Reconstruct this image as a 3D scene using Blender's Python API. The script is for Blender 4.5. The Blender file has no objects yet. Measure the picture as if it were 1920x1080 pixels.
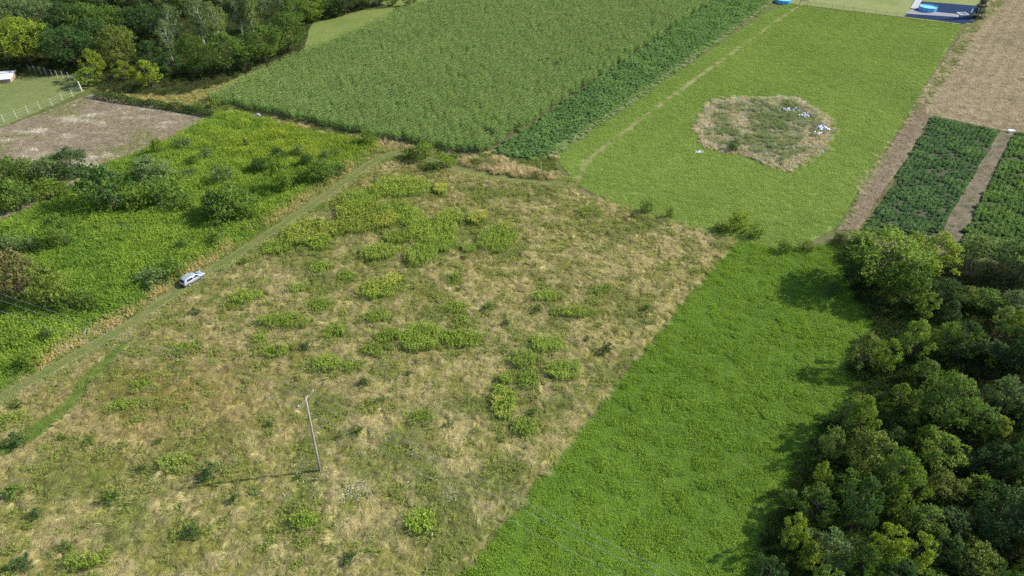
import bpy, math, random
import numpy as np
from mathutils import Vector, Euler

# ------------------------------------------------------------------ camera, sky, sun, exposure
sc = bpy.context.scene
COL = sc.collection
CAM_H = 66.0
PITCH = math.radians(38.0)
FPX = 1281.0                       # focal length in pixels of the 1920 wide photograph (24 mm)
cd = bpy.data.cameras.new('camera'); cam = bpy.data.objects.new('camera', cd); COL.objects.link(cam)
cd.sensor_width = 36.0; cd.lens = 36.0 * FPX / 1920.0; cd.clip_start = 0.5; cd.clip_end = 5000
cam.location = (0, 0, CAM_H); cam.rotation_euler = (math.pi / 2 - PITCH, 0, 0)
sc.camera = cam

SUN_EL, SUN_AZ = math.radians(36.5), math.radians(10)     # azimuth measured from +X towards +Y
sdir = Vector((math.cos(SUN_EL) * math.cos(SUN_AZ), math.cos(SUN_EL) * math.sin(SUN_AZ), math.sin(SUN_EL)))
w = bpy.data.worlds.new('World'); sc.world = w; w.use_nodes = True
nt = w.node_tree; bg = nt.nodes['Background']
sky = nt.nodes.new('ShaderNodeTexSky'); sky.sky_type = 'NISHITA'; sky.sun_disc = False
sky.sun_elevation = SUN_EL; sky.sun_rotation = math.pi / 2 - SUN_AZ
sky.air_density = 1.0; sky.dust_density = 1.0; sky.ozone_density = 1.0
nt.links.new(sky.outputs[0], bg.inputs[0]); bg.inputs[1].default_value = 0.135
ld = bpy.data.lights.new('sun', 'SUN'); sun = bpy.data.objects.new('sun', ld); COL.objects.link(sun)
ld.energy = 5.0; ld.angle = math.radians(0.53); ld.color = (1.0, 0.93, 0.82)
sun.rotation_euler = sdir.to_track_quat('Z', 'Y').to_euler(); sun.location = sdir * 300
vs = sc.view_settings
vs.view_transform = 'Standard'; vs.look = 'None'; vs.gamma = 1.0; vs.exposure = 0.78
sc.display_settings.display_device = 'sRGB'
sc.cycles.max_bounces = 6; sc.cycles.diffuse_bounces = 2; sc.cycles.glossy_bounces = 2
sc.cycles.transmission_bounces = 3; sc.cycles.transparent_max_bounces = 4
sc.cycles.use_denoising = False

# ------------------------------------------------------------------ helpers
SP, CP = math.sin(PITCH), math.cos(PITCH)
def P(u, v, z=0.0):
    """point of the place seen at photograph position (u, v) at height z"""
    x = (u - 960.0) / FPX; y = (540.0 - v) / FPX
    t = (CAM_H - z) / (SP - y * CP)
    return Vector((x * t, (CP + y * SP) * t, z))
def S(u, v):
    """pixels per metre at the ground seen at v"""
    y = (540.0 - v) / FPX
    return FPX * (SP - y * CP) / CAM_H
def hgt(u, vb, vt):
    """height above the ground point seen at vb of something whose top is seen at vt"""
    Y = P(u, vb).y; a = (540.0 - vt) / FPX
    D = Y * (SP - a * CP) / (CP + a * SP)
    return max(0.3, CAM_H - D)
def tag(o, label=None, cat=None, group=None, kind=None):
    if label: o['label'] = label
    if cat: o['category'] = cat
    if group: o['group'] = group
    if kind: o['kind'] = kind
    return o
def link(name, me, mat=None, parent=None, loc=None, rz=0.0, col=None):
    o = bpy.data.objects.new(name, me); COL.objects.link(o)
    if mat is not None and me is not None and not me.materials: me.materials.append(mat)
    if parent: o.parent = parent
    if loc is not None: o.location = loc
    if rz: o.rotation_euler = (0, 0, rz)
    if col is not None: o.color = (*col, 1)
    return o
def empty(name, loc, rz=0.0):
    o = bpy.data.objects.new(name, None); COL.objects.link(o); o.location = loc; o.rotation_euler = (0, 0, rz)
    o.empty_display_size = 0.3
    return o

def mesh_np(name, V, F, v=None, smooth=False):
    """V (N,3), F (M,k) same k for all faces, v per face float attribute"""
    V = np.asarray(V, dtype=np.float32); F = np.asarray(F, dtype=np.int32)
    me = bpy.data.meshes.new(name); k = F.shape[1]
    me.vertices.add(len(V)); me.vertices.foreach_set('co', V.ravel())
    me.loops.add(F.size); me.loops.foreach_set('vertex_index', F.ravel())
    me.polygons.add(len(F)); me.polygons.foreach_set('loop_start', np.arange(0, F.size, k, dtype=np.int32))
    if smooth: me.polygons.foreach_set('use_smooth', np.ones(len(F), dtype=bool))
    me.update(calc_edges=True)
    if v is not None:
        a = me.attributes.new('v', 'FLOAT', 'FACE'); a.data.foreach_set('value', np.asarray(v, dtype=np.float32))
    return me
class MB:
    """collects boxes, tubes and polygons into one mesh"""
    def __init__(s): s.V = []; s.F = []
    def poly(s, pts):
        n = len(s.V); s.V += [tuple(p) for p in pts]; s.F.append(tuple(range(n, n + len(pts)))); return s
    def box(s, c, d, rz=0.0, ax=None):
        n = len(s.V); ca, sa = math.cos(rz), math.sin(rz)
        for sx in (-.5, .5):
            for sy in (-.5, .5):
                for sz in (-.5, .5):
                    x, y, z = sx * d[0], sy * d[1], sz * d[2]
                    s.V.append((c[0] + x * ca - y * sa, c[1] + x * sa + y * ca, c[2] + z))
        for f in ((0, 1, 3, 2), (4, 6, 7, 5), (0, 4, 5, 1), (2, 3, 7, 6), (0, 2, 6, 4), (1, 5, 7, 3)): s.F.append(tuple(n + i for i in f))
        return s
    def tube(s, pts, rad, k=6):
        pts = [Vector(p) for p in pts]; n0 = len(s.V)
        if not hasattr(rad, '__len__'): rad = [rad] * len(pts)
        for i, p in enumerate(pts):
            d = (pts[min(i + 1, len(pts) - 1)] - pts[max(i - 1, 0)]).normalized()
            a = Vector((0, 0, 1)) if abs(d.z) < .9 else Vector((1, 0, 0))
            e1 = d.cross(a).normalized(); e2 = d.cross(e1)
            for j in range(k):
                t = 2 * math.pi * j / k
                s.V.append(tuple(p + (e1 * math.cos(t) + e2 * math.sin(t)) * rad[i]))
        for i in range(len(pts) - 1):
            for j in range(k):
                a = n0 + i * k + j; b = n0 + i * k + (j + 1) % k
                s.F.append((a, b, b + k, a + k))
        s.F.append(tuple(n0 + j for j in range(k))[::-1]); s.F.append(tuple(n0 + (len(pts) - 1) * k + j for j in range(k)))
        return s
    def mesh(s, name, smooth=False):
        me = bpy.data.meshes.new(name); me.from_pydata(s.V, [], s.F); me.update()
        if smooth: me.polygons.foreach_set('use_smooth', np.ones(len(s.F), dtype=bool))
        return me
    def build(s, name, mat, parent=None, loc=None, rz=0.0, smooth=False):
        return link(name, s.mesh(name, smooth), mat, parent, loc, rz)

def hash2(ix, iy, seed):
    h = (ix.astype(np.int64) * 374761393 + iy.astype(np.int64) * 668265263 + seed * 974634777) & 0x7fffffff
    h = ((h ^ (h >> 13)) * 1274126177) & 0x7fffffff
    h = h ^ (h >> 16)
    return (h & 0xffff) / 65535.0
def vnoise(x, y, scale, seed=0):
    x = x / scale; y = y / scale
    ix = np.floor(x); iy = np.floor(y); fx = x - ix; fy = y - iy
    fx = fx * fx * (3 - 2 * fx); fy = fy * fy * (3 - 2 * fy)
    a = hash2(ix, iy, seed); b = hash2(ix + 1, iy, seed); c = hash2(ix, iy + 1, seed); d = hash2(ix + 1, iy + 1, seed)
    return (a * (1 - fx) + b * fx) * (1 - fy) + (c * (1 - fx) + d * fx) * fy
def fbm(x, y, scale, seed=0, octv=3):
    r = 0; amp = 1; tot = 0
    for i in range(octv):
        r = r + amp * vnoise(x, y, scale / 2 ** i, seed + 17 * i); tot += amp; amp *= .55
    return r / tot
def sstep(x, a, b):
    t = np.clip((x - a) / (b - a), 0, 1); return t * t * (3 - 2 * t)
def inpoly(x, y, poly):
    x = np.asarray(x); y = np.asarray(y); r = np.zeros(x.shape, bool); n = len(poly)
    for i in range(n):
        x1, y1 = poly[i]; x2, y2 = poly[(i + 1) % n]
        if y1 == y2: continue
        c = ((y1 > y) != (y2 > y)) & (x < (x2 - x1) * (y - y1) / (y2 - y1) + x1); r ^= c
    return r
def dist_line(x, y, pl):
    d = np.full(x.shape, 1e9)
    for (x1, y1), (x2, y2) in zip(pl[:-1], pl[1:]):
        dx, dy = x2 - x1, y2 - y1; t = np.clip(((x - x1) * dx + (y - y1) * dy) / (dx * dx + dy * dy + 1e-9), 0, 1)
        d = np.minimum(d, np.hypot(x - x1 - t * dx, y - y1 - t * dy))
    return d
def G(pts):      # list of photograph positions -> list of ground (x, y)
    return [tuple(P(u, v))[:2] for u, v in pts]

# ------------------------------------------------------------------ materials
def newmat(name):
    m = bpy.data.materials.new(name); m.use_nodes = True; nt = m.node_tree; nt.nodes.clear()
    return m, nt, nt.nodes.new('ShaderNodeOutputMaterial')
def N(nt, t, **kw):
    n = nt.nodes.new(t)
    for k, val in kw.items(): setattr(n, k, val)
    return n
def mixrgb(nt, a, b, fac, blend='MIX'):
    m = N(nt, 'ShaderNodeMix', data_type='RGBA', blend_type=blend)
    for s, val in ((0, fac), (6, a), (7, b)):
        if isinstance(val, bpy.types.NodeSocket): nt.links.new(val, m.inputs[s])
        elif isinstance(val, (tuple, list)): m.inputs[s].default_value = (*val[:3], 1)
        else: m.inputs[s].default_value = val
    return m.outputs[2]
def simple(name, col, rough=.6, metal=0.0, spec=.4, var=.15, scale=3.0):
    m, nt, out = newmat(name); b = N(nt, 'ShaderNodeBsdfPrincipled')
    tc = N(nt, 'ShaderNodeTexCoord'); no = N(nt, 'ShaderNodeTexNoise'); no.inputs['Scale'].default_value = scale; no.inputs['Detail'].default_value = 5
    nt.links.new(tc.outputs['Object'], no.inputs['Vector'])
    c = mixrgb(nt, tuple(x * (1 - var) for x in col), tuple(min(1, x * (1 + var)) for x in col), no.outputs['Fac'])
    nt.links.new(c, b.inputs['Base Color'])
    b.inputs['Roughness'].default_value = rough; b.inputs['Metallic'].default_value = metal; b.inputs['Specular IOR Level'].default_value = spec
    nt.links.new(b.outputs[0], out.inputs[0]); return m
def foliage(name, src='OBJECT', trans=.3, lo=.6, hi=1.4, hue=.03, rough=.55, spec=.25):
    """leaf material; colour from the object or from each instance, varied leaf by leaf"""
    m, nt, out = newmat(name)
    if src == 'OBJECT': c = N(nt, 'ShaderNodeObjectInfo').outputs['Color']
    else: c = N(nt, 'ShaderNodeAttribute', attribute_type='INSTANCER', attribute_name='col').outputs['Color']
    va = N(nt, 'ShaderNodeAttribute', attribute_type='GEOMETRY', attribute_name='v').outputs['Fac']
    hs = N(nt, 'ShaderNodeHueSaturation')
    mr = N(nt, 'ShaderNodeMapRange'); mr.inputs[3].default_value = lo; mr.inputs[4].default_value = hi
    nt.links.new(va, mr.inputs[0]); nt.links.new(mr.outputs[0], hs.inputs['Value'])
    mh = N(nt, 'ShaderNodeMapRange'); mh.inputs[3].default_value = .5 + hue; mh.inputs[4].default_value = .5 - hue
    nt.links.new(va, mh.inputs[0]); nt.links.new(mh.outputs[0], hs.inputs['Hue'])
    nt.links.new(c, hs.inputs['Color'])
    b = N(nt, 'ShaderNodeBsdfPrincipled'); b.inputs['Roughness'].default_value = rough; b.inputs['Specular IOR Level'].default_value = spec
    nt.links.new(hs.outputs[0], b.inputs['Base Color'])
    tr = N(nt, 'ShaderNodeBsdfTranslucent')
    tcol = mixrgb(nt, hs.outputs[0], (1.05, 1.15, .5), 1.0, 'MULTIPLY'); nt.links.new(tcol, tr.inputs[0])
    ms = N(nt, 'ShaderNodeMixShader'); ms.inputs[0].default_value = trans
    nt.links.new(b.outputs[0], ms.inputs[1]); nt.links.new(tr.outputs[0], ms.inputs[2]); nt.links.new(ms.outputs[0], out.inputs[0])
    return m
def soil(name, c1, c2, c3, s1=.25, s2=3.0, s3=14.0, bump=.05, stretch=None):
    """ground: two blended noises, fine speckle, relief; c3 a third tone in patches; scales in 1/m"""
    m, nt, out = newmat(name); b = N(nt, 'ShaderNodeBsdfPrincipled'); tc = N(nt, 'ShaderNodeTexCoord')
    vec = tc.outputs['Object']
    if stretch:
        mp = N(nt, 'ShaderNodeMapping'); mp.inputs['Rotation'].default_value = (0, 0, stretch[0]); mp.inputs['Scale'].default_value = (stretch[1], stretch[2], 1)
        nt.links.new(vec, mp.inputs[0]); vec = mp.outputs[0]
    def no(s, d=4):
        n = N(nt, 'ShaderNodeTexNoise'); n.inputs['Scale'].default_value = s; n.inputs['Detail'].default_value = d; n.inputs['Roughness'].default_value = .6
        nt.links.new(vec, n.inputs['Vector']); return n.outputs['Fac']
    def ramp(f, a, bb):
        r = N(nt, 'ShaderNodeMapRange'); r.inputs[1].default_value = a; r.inputs[2].default_value = bb; r.clamp = True; nt.links.new(f, r.inputs[0]); return r.outputs[0]
    n1, n2, n3 = no(s1), no(s2), no(s3, 6)
    c = mixrgb(nt, c1, c2, ramp(n2, .35, .65)); c = mixrgb(nt, c, c3, ramp(n1, .5, .68)); 
    sp = N(nt, 'ShaderNodeMapRange'); sp.inputs[1].default_value = .3; sp.inputs[2].default_value = .7; sp.inputs[3].default_value = .6; sp.inputs[4].default_value = 1.35
    nt.links.new(n3, sp.inputs[0]); cc = N(nt, 'ShaderNodeCombineColor')
    for i in range(3): nt.links.new(sp.outputs[0], cc.inputs[i])
    c = mixrgb(nt, c, cc.outputs[0], 1.0, 'MULTIPLY')
    nt.links.new(c, b.inputs['Base Color']); b.inputs['Roughness'].default_value = .9; b.inputs['Specular IOR Level'].default_value = .1
    bu = N(nt, 'ShaderNodeBump'); bu.inputs['Strength'].default_value = .8; bu.inputs['Distance'].default_value = bump
    nt.links.new(n3, bu.inputs['Height']); nt.links.new(bu.outputs[0], b.inputs['Normal'])
    nt.links.new(b.outputs[0], out.inputs[0]); return m

M_leaf = foliage('tree_leaves', 'OBJECT', .36, .5, 1.5, .02, spec=.12)
M_weed = foliage('weed_leaves', 'OBJECT', .35, .6, 1.4, .015, spec=.12)
M_grass = foliage('grass_blades', 'INST', .4, .5, 1.45, -.008, rough=.8, spec=.08)
M_crop = foliage('crop_leaves', 'INST', .32, .65, 1.35, .012, rough=.6, spec=.12)
M_bark = simple('bark', (.09, .07, .05), .9, var=.4, scale=6)
M_birch = simple('birch_bark', (.28, .27, .24), .8, var=.4, scale=5)
M_flower = simple('yellow_flowers', (.45, .39, .05), .7, var=.3, scale=6)
M_white = simple('white_paint', (.72, .72, .70), .5)

# ------------------------------------------------------------------ layout, as positions on the ground
TRACK = G([(-160, 838), (0, 747), (120, 681), (250, 604), (345, 538), (480, 455), (600, 375), (700, 302), (748, 283), (778, 289), (850, 317), (950, 331), (1060, 346), (1180, 352), (1330, 384), (1560, 428)])
FOOT = G([(1070, 348), (1090, 328), (1096, 305), (1200, 225), (1330, 130), (1470, 30), (1500, 10), (1530, -15)])
TRAIL = G([(-120, 880), (0, 848), (60, 815), (128, 762), (165, 710), (232, 648), (290, 612), (380, 575), (470, 505), (500, 462), (520, 440)])
LEFTPATH = G([(-80, 432), (0, 408), (70, 378), (150, 338), (175, 318), (182, 300)])
MEADOW = G([(-300, 930), (-20, 765), (120, 695), (250, 618), (350, 550), (490, 465), (610, 385), (708, 312), (750, 294), (850, 325), (950, 340), (1060, 354), (1180, 392), (1300, 428), (1380, 452), (1280, 560), (852, 1080), (738, 1220), (-400, 1220)])
STRIP = G([(1385, 452), (1470, 470), (1570, 455), (1760, 520), (1760, 700), (1760, 1000), (1700, 1220), (760, 1220), (870, 1080), (1290, 560)])
FARM = G([(1040, 292), (1085, 348), (1180, 392), (1300, 428), (1385, 452), (1480, 472), (1566, 428), (1700, 215), (1802, 48), (1480, 8), (1445, 20)])
CORN = G([(388, 192), (560, 228), (720, 262), (868, 290), (915, 284), (1375, -20), (1480, -90), (980, -90), (815, 0), (570, 105), (470, 150)])
TEAL = G([(925, 288), (985, 300), (1045, 290), (1160, 212), (1430, 20), (1500, -40), (1440, -60), (1375, -20), (1150, 130)])
GOLD = G([(-200, 520), (0, 425), (100, 380), (185, 320), (330, 262), (392, 226), (440, 212), (560, 245), (700, 272), (735, 282), (690, 295), (590, 365), (470, 445), (335, 532), (240, 595), (110, 672), (-20, 740), (-300, 880)])
BROWN = G([(8, 238), (-60, 262), (-20, 300), (60, 312), (175, 312), (330, 258), (392, 222), (300, 205), (172, 177)])
LAWN = G([(-200, 170), (0, 150), (140, 140), (160, 172), (8, 236), (-60, 262), (-260, 300)])
UPMEAD = G([(565, 104), (585, 45), (700, 14), (800, -40), (980, -90), (815, 0)])
STUB = G([(1745, 216), (1700, 214), (1812, 55), (1875, 2), (1935, -70), (2400, -40), (2500, 330), (2000, 256), (1885, 246)])
STUBLINE = G([(1570, 432), (1612, 430), (1748, 218), (1716, 200)])
VEG1 = G([(1620, 432), (1640, 405), (1748, 220), (1874, 248), (1748, 460)])
VEG2 = G([(1790, 470), (1900, 250), (2010, 262), (2150, 300), (2000, 520)])
POOLYARD = G([(1478, 6), (1800, 46), (1838, 0), (1890, -70), (1450, -70), (1465, -10)])
HEAP = G([(1300, 240), (1335, 192), (1400, 183), (1490, 184), (1555, 222), (1560, 245), (1545, 280), (1475, 325), (1440, 310), (1390, 290), (1325, 280)])
WOODL = G([(-300, 160), (0, 140), (140, 140), (200, 178), (330, 180), (400, 165), (565, 104), (585, 45), (700, 14), (790, -30), (700, -130), (-500, -130)])
WOODR = G([(1560, 450), (1590, 545), (1640, 610), (1590, 690), (1610, 740), (1545, 800), (1480, 900), (1430, 1000), (1400, 1220), (2200, 1220), (2400, 560), (1760, 480)])

def rough_poly(pts, seed, amp=.5, step=1.5):
    out = []; n = len(pts); rs = np.random.RandomState(seed)
    for i in range(n):
        a = np.array(pts[i]); b = np.array(pts[(i + 1) % n]); L = np.hypot(*(b - a)); k = max(1, min(80, int(L / step)))
        nrm = np.array([-(b - a)[1], (b - a)[0]]) / max(L, 1e-6)
        for j in range(k):
            p = a + (b - a) * j / k
            o = (fbm(np.array([p[0]]), np.array([p[1]]), 4., seed)[0] - .5) * 2 * amp + rs.uniform(-.15, .15) * amp
            out.append(tuple(p + nrm * (o if j else 0)))
    return out
LEVEL = [0.0]
def sheet(name, pts, mat, amp=.5):
    LEVEL[0] += .004
    pl = rough_poly(pts, len(name) * 7 + int(abs(pts[0][0])), amp)
    o = MB().poly([(x, y, LEVEL[0]) for x, y in pl]).build(name, mat)
    for p in o.data.polygons:
        if p.normal.z < 0: o.data.flip_normals(); break
    return tag(o, kind='structure')
def ribbon(name, pl, width, mat, amp=.15, off=0.0, lift=True):
    if lift: LEVEL[0] += .004
    # resample
    pts = []
    for (x1, y1), (x2, y2) in zip(pl[:-1], pl[1:]):
        L = math.hypot(x2 - x1, y2 - y1); k = max(1, int(L / 1.0))
        for j in range(k): pts.append((x1 + (x2 - x1) * j / k, y1 + (y2 - y1) * j / k))
    pts.append(pl[-1]); A = np.array(pts)
    for _ in range(6): A[1:-1] = (A[:-2] + 2 * A[1:-1] + A[2:]) / 4
    T = np.gradient(A, axis=0); T /= np.linalg.norm(T, axis=1)[:, None]; Nn = np.stack([-T[:, 1], T[:, 0]], 1)
    sidx = np.arange(len(A)) * 1.0
    wl = width / 2 + (fbm(sidx, sidx * 0, 3., 3) - .5) * 2 * amp; wr = width / 2 + (fbm(sidx, sidx * 0 + 9, 3., 5) - .5) * 2 * amp
    Lp = A + Nn * (wl + off)[:, None]; Rp = A - Nn * (wr - off)[:, None]
    V = np.zeros((2 * len(A), 3)); V[0::2, :2] = Rp; V[1::2, :2] = Lp; V[:, 2] = LEVEL[0]
    i = np.arange(len(A) - 1) * 2; F = np.stack([i, i + 2, i + 3, i + 1], 1)
    return tag(link(name, mesh_np(name, V, F), mat), kind='structure')

# ------------------------------------------------------------------ ground and fields
soil_base = soil('ground_soil', (.07, .085, .025), (.10, .11, .035), (.13, .11, .06), .05, 1.0, 8)
LEVEL[0] = -.004
sheet('ground', [(-1500, -600), (1500, -600), (1500, 2500), (-1500, 2500)], soil_base, 0)
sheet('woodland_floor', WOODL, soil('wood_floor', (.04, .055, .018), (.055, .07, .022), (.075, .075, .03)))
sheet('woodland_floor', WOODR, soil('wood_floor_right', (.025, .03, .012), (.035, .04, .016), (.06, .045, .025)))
sheet('dry_meadow', MEADOW, soil('dry_meadow_soil', (.22, .21, .085), (.29, .26, .12), (.18, .20, .06), .12, .8, 7))
sheet('goldenrod_field', GOLD, soil('gold_soil', (.07, .10, .02), (.10, .14, .025), (.06, .09, .02)))
sheet('clover_field', STRIP, soil('clover_soil', (.06, .12, .025), (.08, .15, .03), (.09, .12, .035), .15, 1.2, 6))
sheet('hay_meadow', FARM, soil('hay_soil', (.13, .20, .04), (.16, .23, .048), (.12, .19, .038), .06, .8, 5))
sheet('maize_field', CORN, soil('maize_soil', (.07, .07, .035), (.09, .08, .04), (.06, .07, .03)))
sheet('beet_field', TEAL, soil('beet_soil', (.08, .13, .035), (.10, .15, .045), (.12, .14, .06), .4))
sheet('mown_field', BROWN, soil('brown_soil', (.22, .18, .13), (.29, .245, .185), (.2, .2, .09), .12, 1.0, 5, stretch=(.35, .5, 1.6)))
sheet('garden_lawn', LAWN, soil('lawn_soil', (.12, .15, .05), (.145, .175, .06), (.115, .145, .047), .05, .5, 5, bump=.02))
sheet('upper_meadow', UPMEAD, soil('upper_soil', (.12, .165, .04), (.15, .18, .05), (.11, .155, .037), .08, .6, 4, bump=.03))
sheet('stubble_field', STUB, soil('stubble_soil', (.225, .185, .12), (.29, .24, .16), (.19, .155, .10), .08, 1.2, 6, bump=.06))
sheet('ploughed_strip', STUBLINE, soil('ploughed_soil', (.145, .115, .075), (.22, .18, .125), (.18, .145, .095), .3, 1.6, 5, bump=.12))
M_vegsoil = soil('vegetable_soil', (.05, .06, .03), (.07, .07, .04), (.05, .07, .03))
sheet('vegetable_plot', VEG1, M_vegsoil)
sheet('vegetable_plot', VEG2, M_vegsoil)
sheet('field_track', G([(1748, 462), (1874, 248), (1900, 250), (1790, 470)]), soil('vegtrack_soil', (.13, .11, .075), (.17, .14, .10), (.09, .10, .05), .35, 1.5, 6))
sheet('pool_lawn', POOLYARD, soil('pool_lawn_soil', (.15, .18, .06), (.19, .21, .08), (.13, .17, .05), .08, .5, 4, bump=.02))
M_track = soil('track_soil', (.085, .115, .03), (.11, .13, .038), (.15, .14, .06), .2, 1.0, 6, bump=.03)
M_rut = soil('rut_soil', (.135, .14, .055), (.17, .16, .075), (.10, .125, .04), .3, 1.2, 6, bump=.03)
ribbon('farm_track', TRACK[:13], 2.3, M_track, .6)
ribbon('wheel_rut', TRACK[:13], .34, M_rut, .14, .75); ribbon('wheel_rut', TRACK[:13], .34, M_rut, .14, -.75)
ribbon('footpath', FOOT, 1.3, soil('foot_soil', (.165, .17, .065), (.20, .185, .085), (.13, .16, .05), .2, 1.0, 6, bump=.03), .3)
ribbon('mown_trail', TRAIL[:6], 1.6, soil('trail_soil', (.09, .14, .03), (.12, .16, .04), (.15, .15, .05)), .4)
ribbon('dirt_path', LEFTPATH, 1.8, soil('lpath_soil', (.22, .17, .11), (.28, .22, .15), (.2, .18, .1)), .3)

# ------------------------------------------------------------------ plant pieces for the uncountable cover
RS = np.random.RandomState(4)
def blades(rs, n, rad, h0, h1, wid, lean, lean_dir=None, seg=3, curve=.6, spread=.55, tone=None):
    """grass blades: strips of quads; returns V, F(quads), v"""
    V = []; F = []; vv = []
    for i in range(n):
        r = rad * math.sqrt(rs.rand()); a = rs.rand() * 6.283; bx, by = r * math.cos(a), r * math.sin(a)
        h = rs.uniform(h0, h1); az = rs.rand() * 6.283 if lean_dir is None else lean_dir + rs.normal() * spread
        ln = lean * rs.uniform(.5, 1.4); dx, dy = math.cos(az), math.sin(az); px, py = -dy, dx
        if lean_dir is None and rs.rand() < .5: fa = rs.rand() * 6.283; px, py = math.cos(fa), math.sin(fa)
        n0 = len(V); val = rs.rand() if tone is None else tone * .65 + rs.rand() * .35
        for k in range(seg + 1):
            t = k / seg; wv = wid * (1 - .75 * t) * .5; off = ln * h * t ** (1 + curve); z = h * t * max(.12, 1 - .32 * ln * t)
            V += [(bx + dx * off - px * wv, by + dy * off - py * wv, z), (bx + dx * off + px * wv, by + dy * off + py * wv, z)]
        for k in range(seg): q = n0 + 2 * k; F.append((q, q + 1, q + 3, q + 2)); vv.append(np.clip(val + rs.normal() * .08, 0, 1))
    return V, F, vv
def leafquads(C, D, Nn, L, W, v):
    """diamond leaves: centres C, directions D, normals N"""
    D = D / np.linalg.norm(D, axis=1)[:, None]; B = np.cross(D, Nn); B /= (np.linalg.norm(B, axis=1)[:, None] + 1e-9)
    U = np.cross(B, D)
    L = np.asarray(L)[:, None]; W = np.asarray(W)[:, None]
    V = np.stack([C - D * L * .5, C + B * W * .5 + U * W * .12, C + D * L * .5, C - B * W * .5 + U * W * .12], 1).reshape(-1, 3)
    n = len(C); F = np.arange(4 * n).reshape(n, 4)
    return V, F, v
def rdir(rs, n):
    d = rs.normal(size=(n, 3)); return d / np.linalg.norm(d, axis=1)[:, None]
def merge(parts):
    V = []; F = []; v = []; o = 0
    for a, b, c in parts:
        a = np.asarray(a, float).reshape(-1, 3); b = np.asarray(b, int).reshape(-1, 4)
        V.append(a); F.append(b + o); v.append(np.asarray(c, float)); o += len(a)
    return np.concatenate(V), np.concatenate(F), np.concatenate(v)

PROTO = {}
def proto_set(key, metas, mat):
    col = bpy.data.collections.new('cover_' + key); objs = []
    for i, (V, F, v) in enumerate(metas):
        me = mesh_np(f'{key}_{i}', V, F, v); me.materials.append(mat)
        o = bpy.data.objects.new(f'{key}_{i:02d}', me); col.objects.link(o)
    PROTO[key] = (col, len(metas))
def scatter(name, key, X, Y, rot, scl, colr, label, cat, idx=None, z=None, tilt=None, seed=0):
    col, k = PROTO[key]; n = len(X); rs = np.random.RandomState(seed + n)
    me = bpy.data.meshes.new(name); me.vertices.add(n)
    co = np.zeros((n, 3), np.float32); co[:, 0] = X; co[:, 1] = Y
    if z is not None: co[:, 2] = z
    me.vertices.foreach_set('co', co.ravel())
    def at(nm, ty, arr, f):
        a = me.attributes.new(nm, ty, 'POINT'); a.data.foreach_set(f, np.ascontiguousarray(arr).ravel())
    r = np.zeros((n, 3), np.float32); r[:, 2] = rot
    if tilt is not None: r[:, 0] = rs.normal(size=n) * tilt; r[:, 1] = rs.normal(size=n) * tilt
    at('rot', 'FLOAT_VECTOR', r, 'vector')
    scl = np.asarray(scl, np.float32)
    if scl.ndim == 1: scl = np.stack([scl, scl, scl], 1)
    at('scl', 'FLOAT_VECTOR', scl, 'vector')
    at('pick', 'INT', (rs.randint(0, k, n) if idx is None else idx).astype(np.int32), 'value')
    cc = np.ones((n, 4), np.float32); cc[:, :3] = np.clip(colr, 0, 1); at('col', 'FLOAT_COLOR', cc, 'color')
    o = bpy.data.objects.new(name, me); COL.objects.link(o)
    g = bpy.data.node_groups.new('cover_' + name, 'GeometryNodeTree')
    g.interface.new_socket('Geometry', in_out='INPUT', socket_type='NodeSocketGeometry'); g.interface.new_socket('Geometry', in_out='OUTPUT', socket_type='NodeSocketGeometry')
    gi = g.nodes.new('NodeGroupInput'); go = g.nodes.new('NodeGroupOutput'); ip = g.nodes.new('GeometryNodeInstanceOnPoints')
    ci = g.nodes.new('GeometryNodeCollectionInfo'); ci.inputs[0].default_value = col; ci.inputs[1].default_value = True; ci.inputs[2].default_value = True
    def na(nm, ty):
        a = g.nodes.new('GeometryNodeInputNamedAttribute'); a.data_type = ty; a.inputs[0].default_value = nm; return a.outputs[0]
    g.links.new(gi.outputs[0], ip.inputs['Points']); g.links.new(ci.outputs[0], ip.inputs['Instance'])
    ip.inputs['Pick Instance'].default_value = True
    g.links.new(na('pick', 'INT'), ip.inputs['Instance Index']); g.links.new(na('rot', 'FLOAT_VECTOR'), ip.inputs['Rotation']); g.links.new(na('scl', 'FLOAT_VECTOR'), ip.inputs['Scale'])
    g.links.new(ip.outputs[0], go.inputs[0])
    md = o.modifiers.new('cover', 'NODES'); md.node_group = g
    return tag(o, label, cat, kind='stuff')

LEAN = math.radians(-50)
# dry grass: two heights
mt = []
for i in range(8):
    rs = np.random.RandomState(100 + i); parts = []
    for c in range(4):                                    # four wisps leaning over and a loose fill
        cx, cy = rs.uniform(-.5, .5, 2); h = rs.uniform(.5, .9)
        V, F, v = blades(rs, 21, .19, h * .6, h, .038, 1.5, LEAN + rs.normal() * .45, spread=.28, tone=rs.rand()); V = np.array(V) + (cx, cy, 0); parts.append((V, F, v))
    parts.append(blades(rs, 40, .6, .15, .38, .042, 1.3, LEAN, seg=2, spread=.9)); mt.append(merge(parts))
proto_set('drygrass', mt, M_grass)
# low green grass
mt = []
for i in range(5):
    rs = np.random.RandomState(140 + i); mt.append(merge([blades(rs, 60, .6, .12, .36, .05, .6, None, seg=2)]))
proto_set('greengrass', mt, M_grass)
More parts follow.
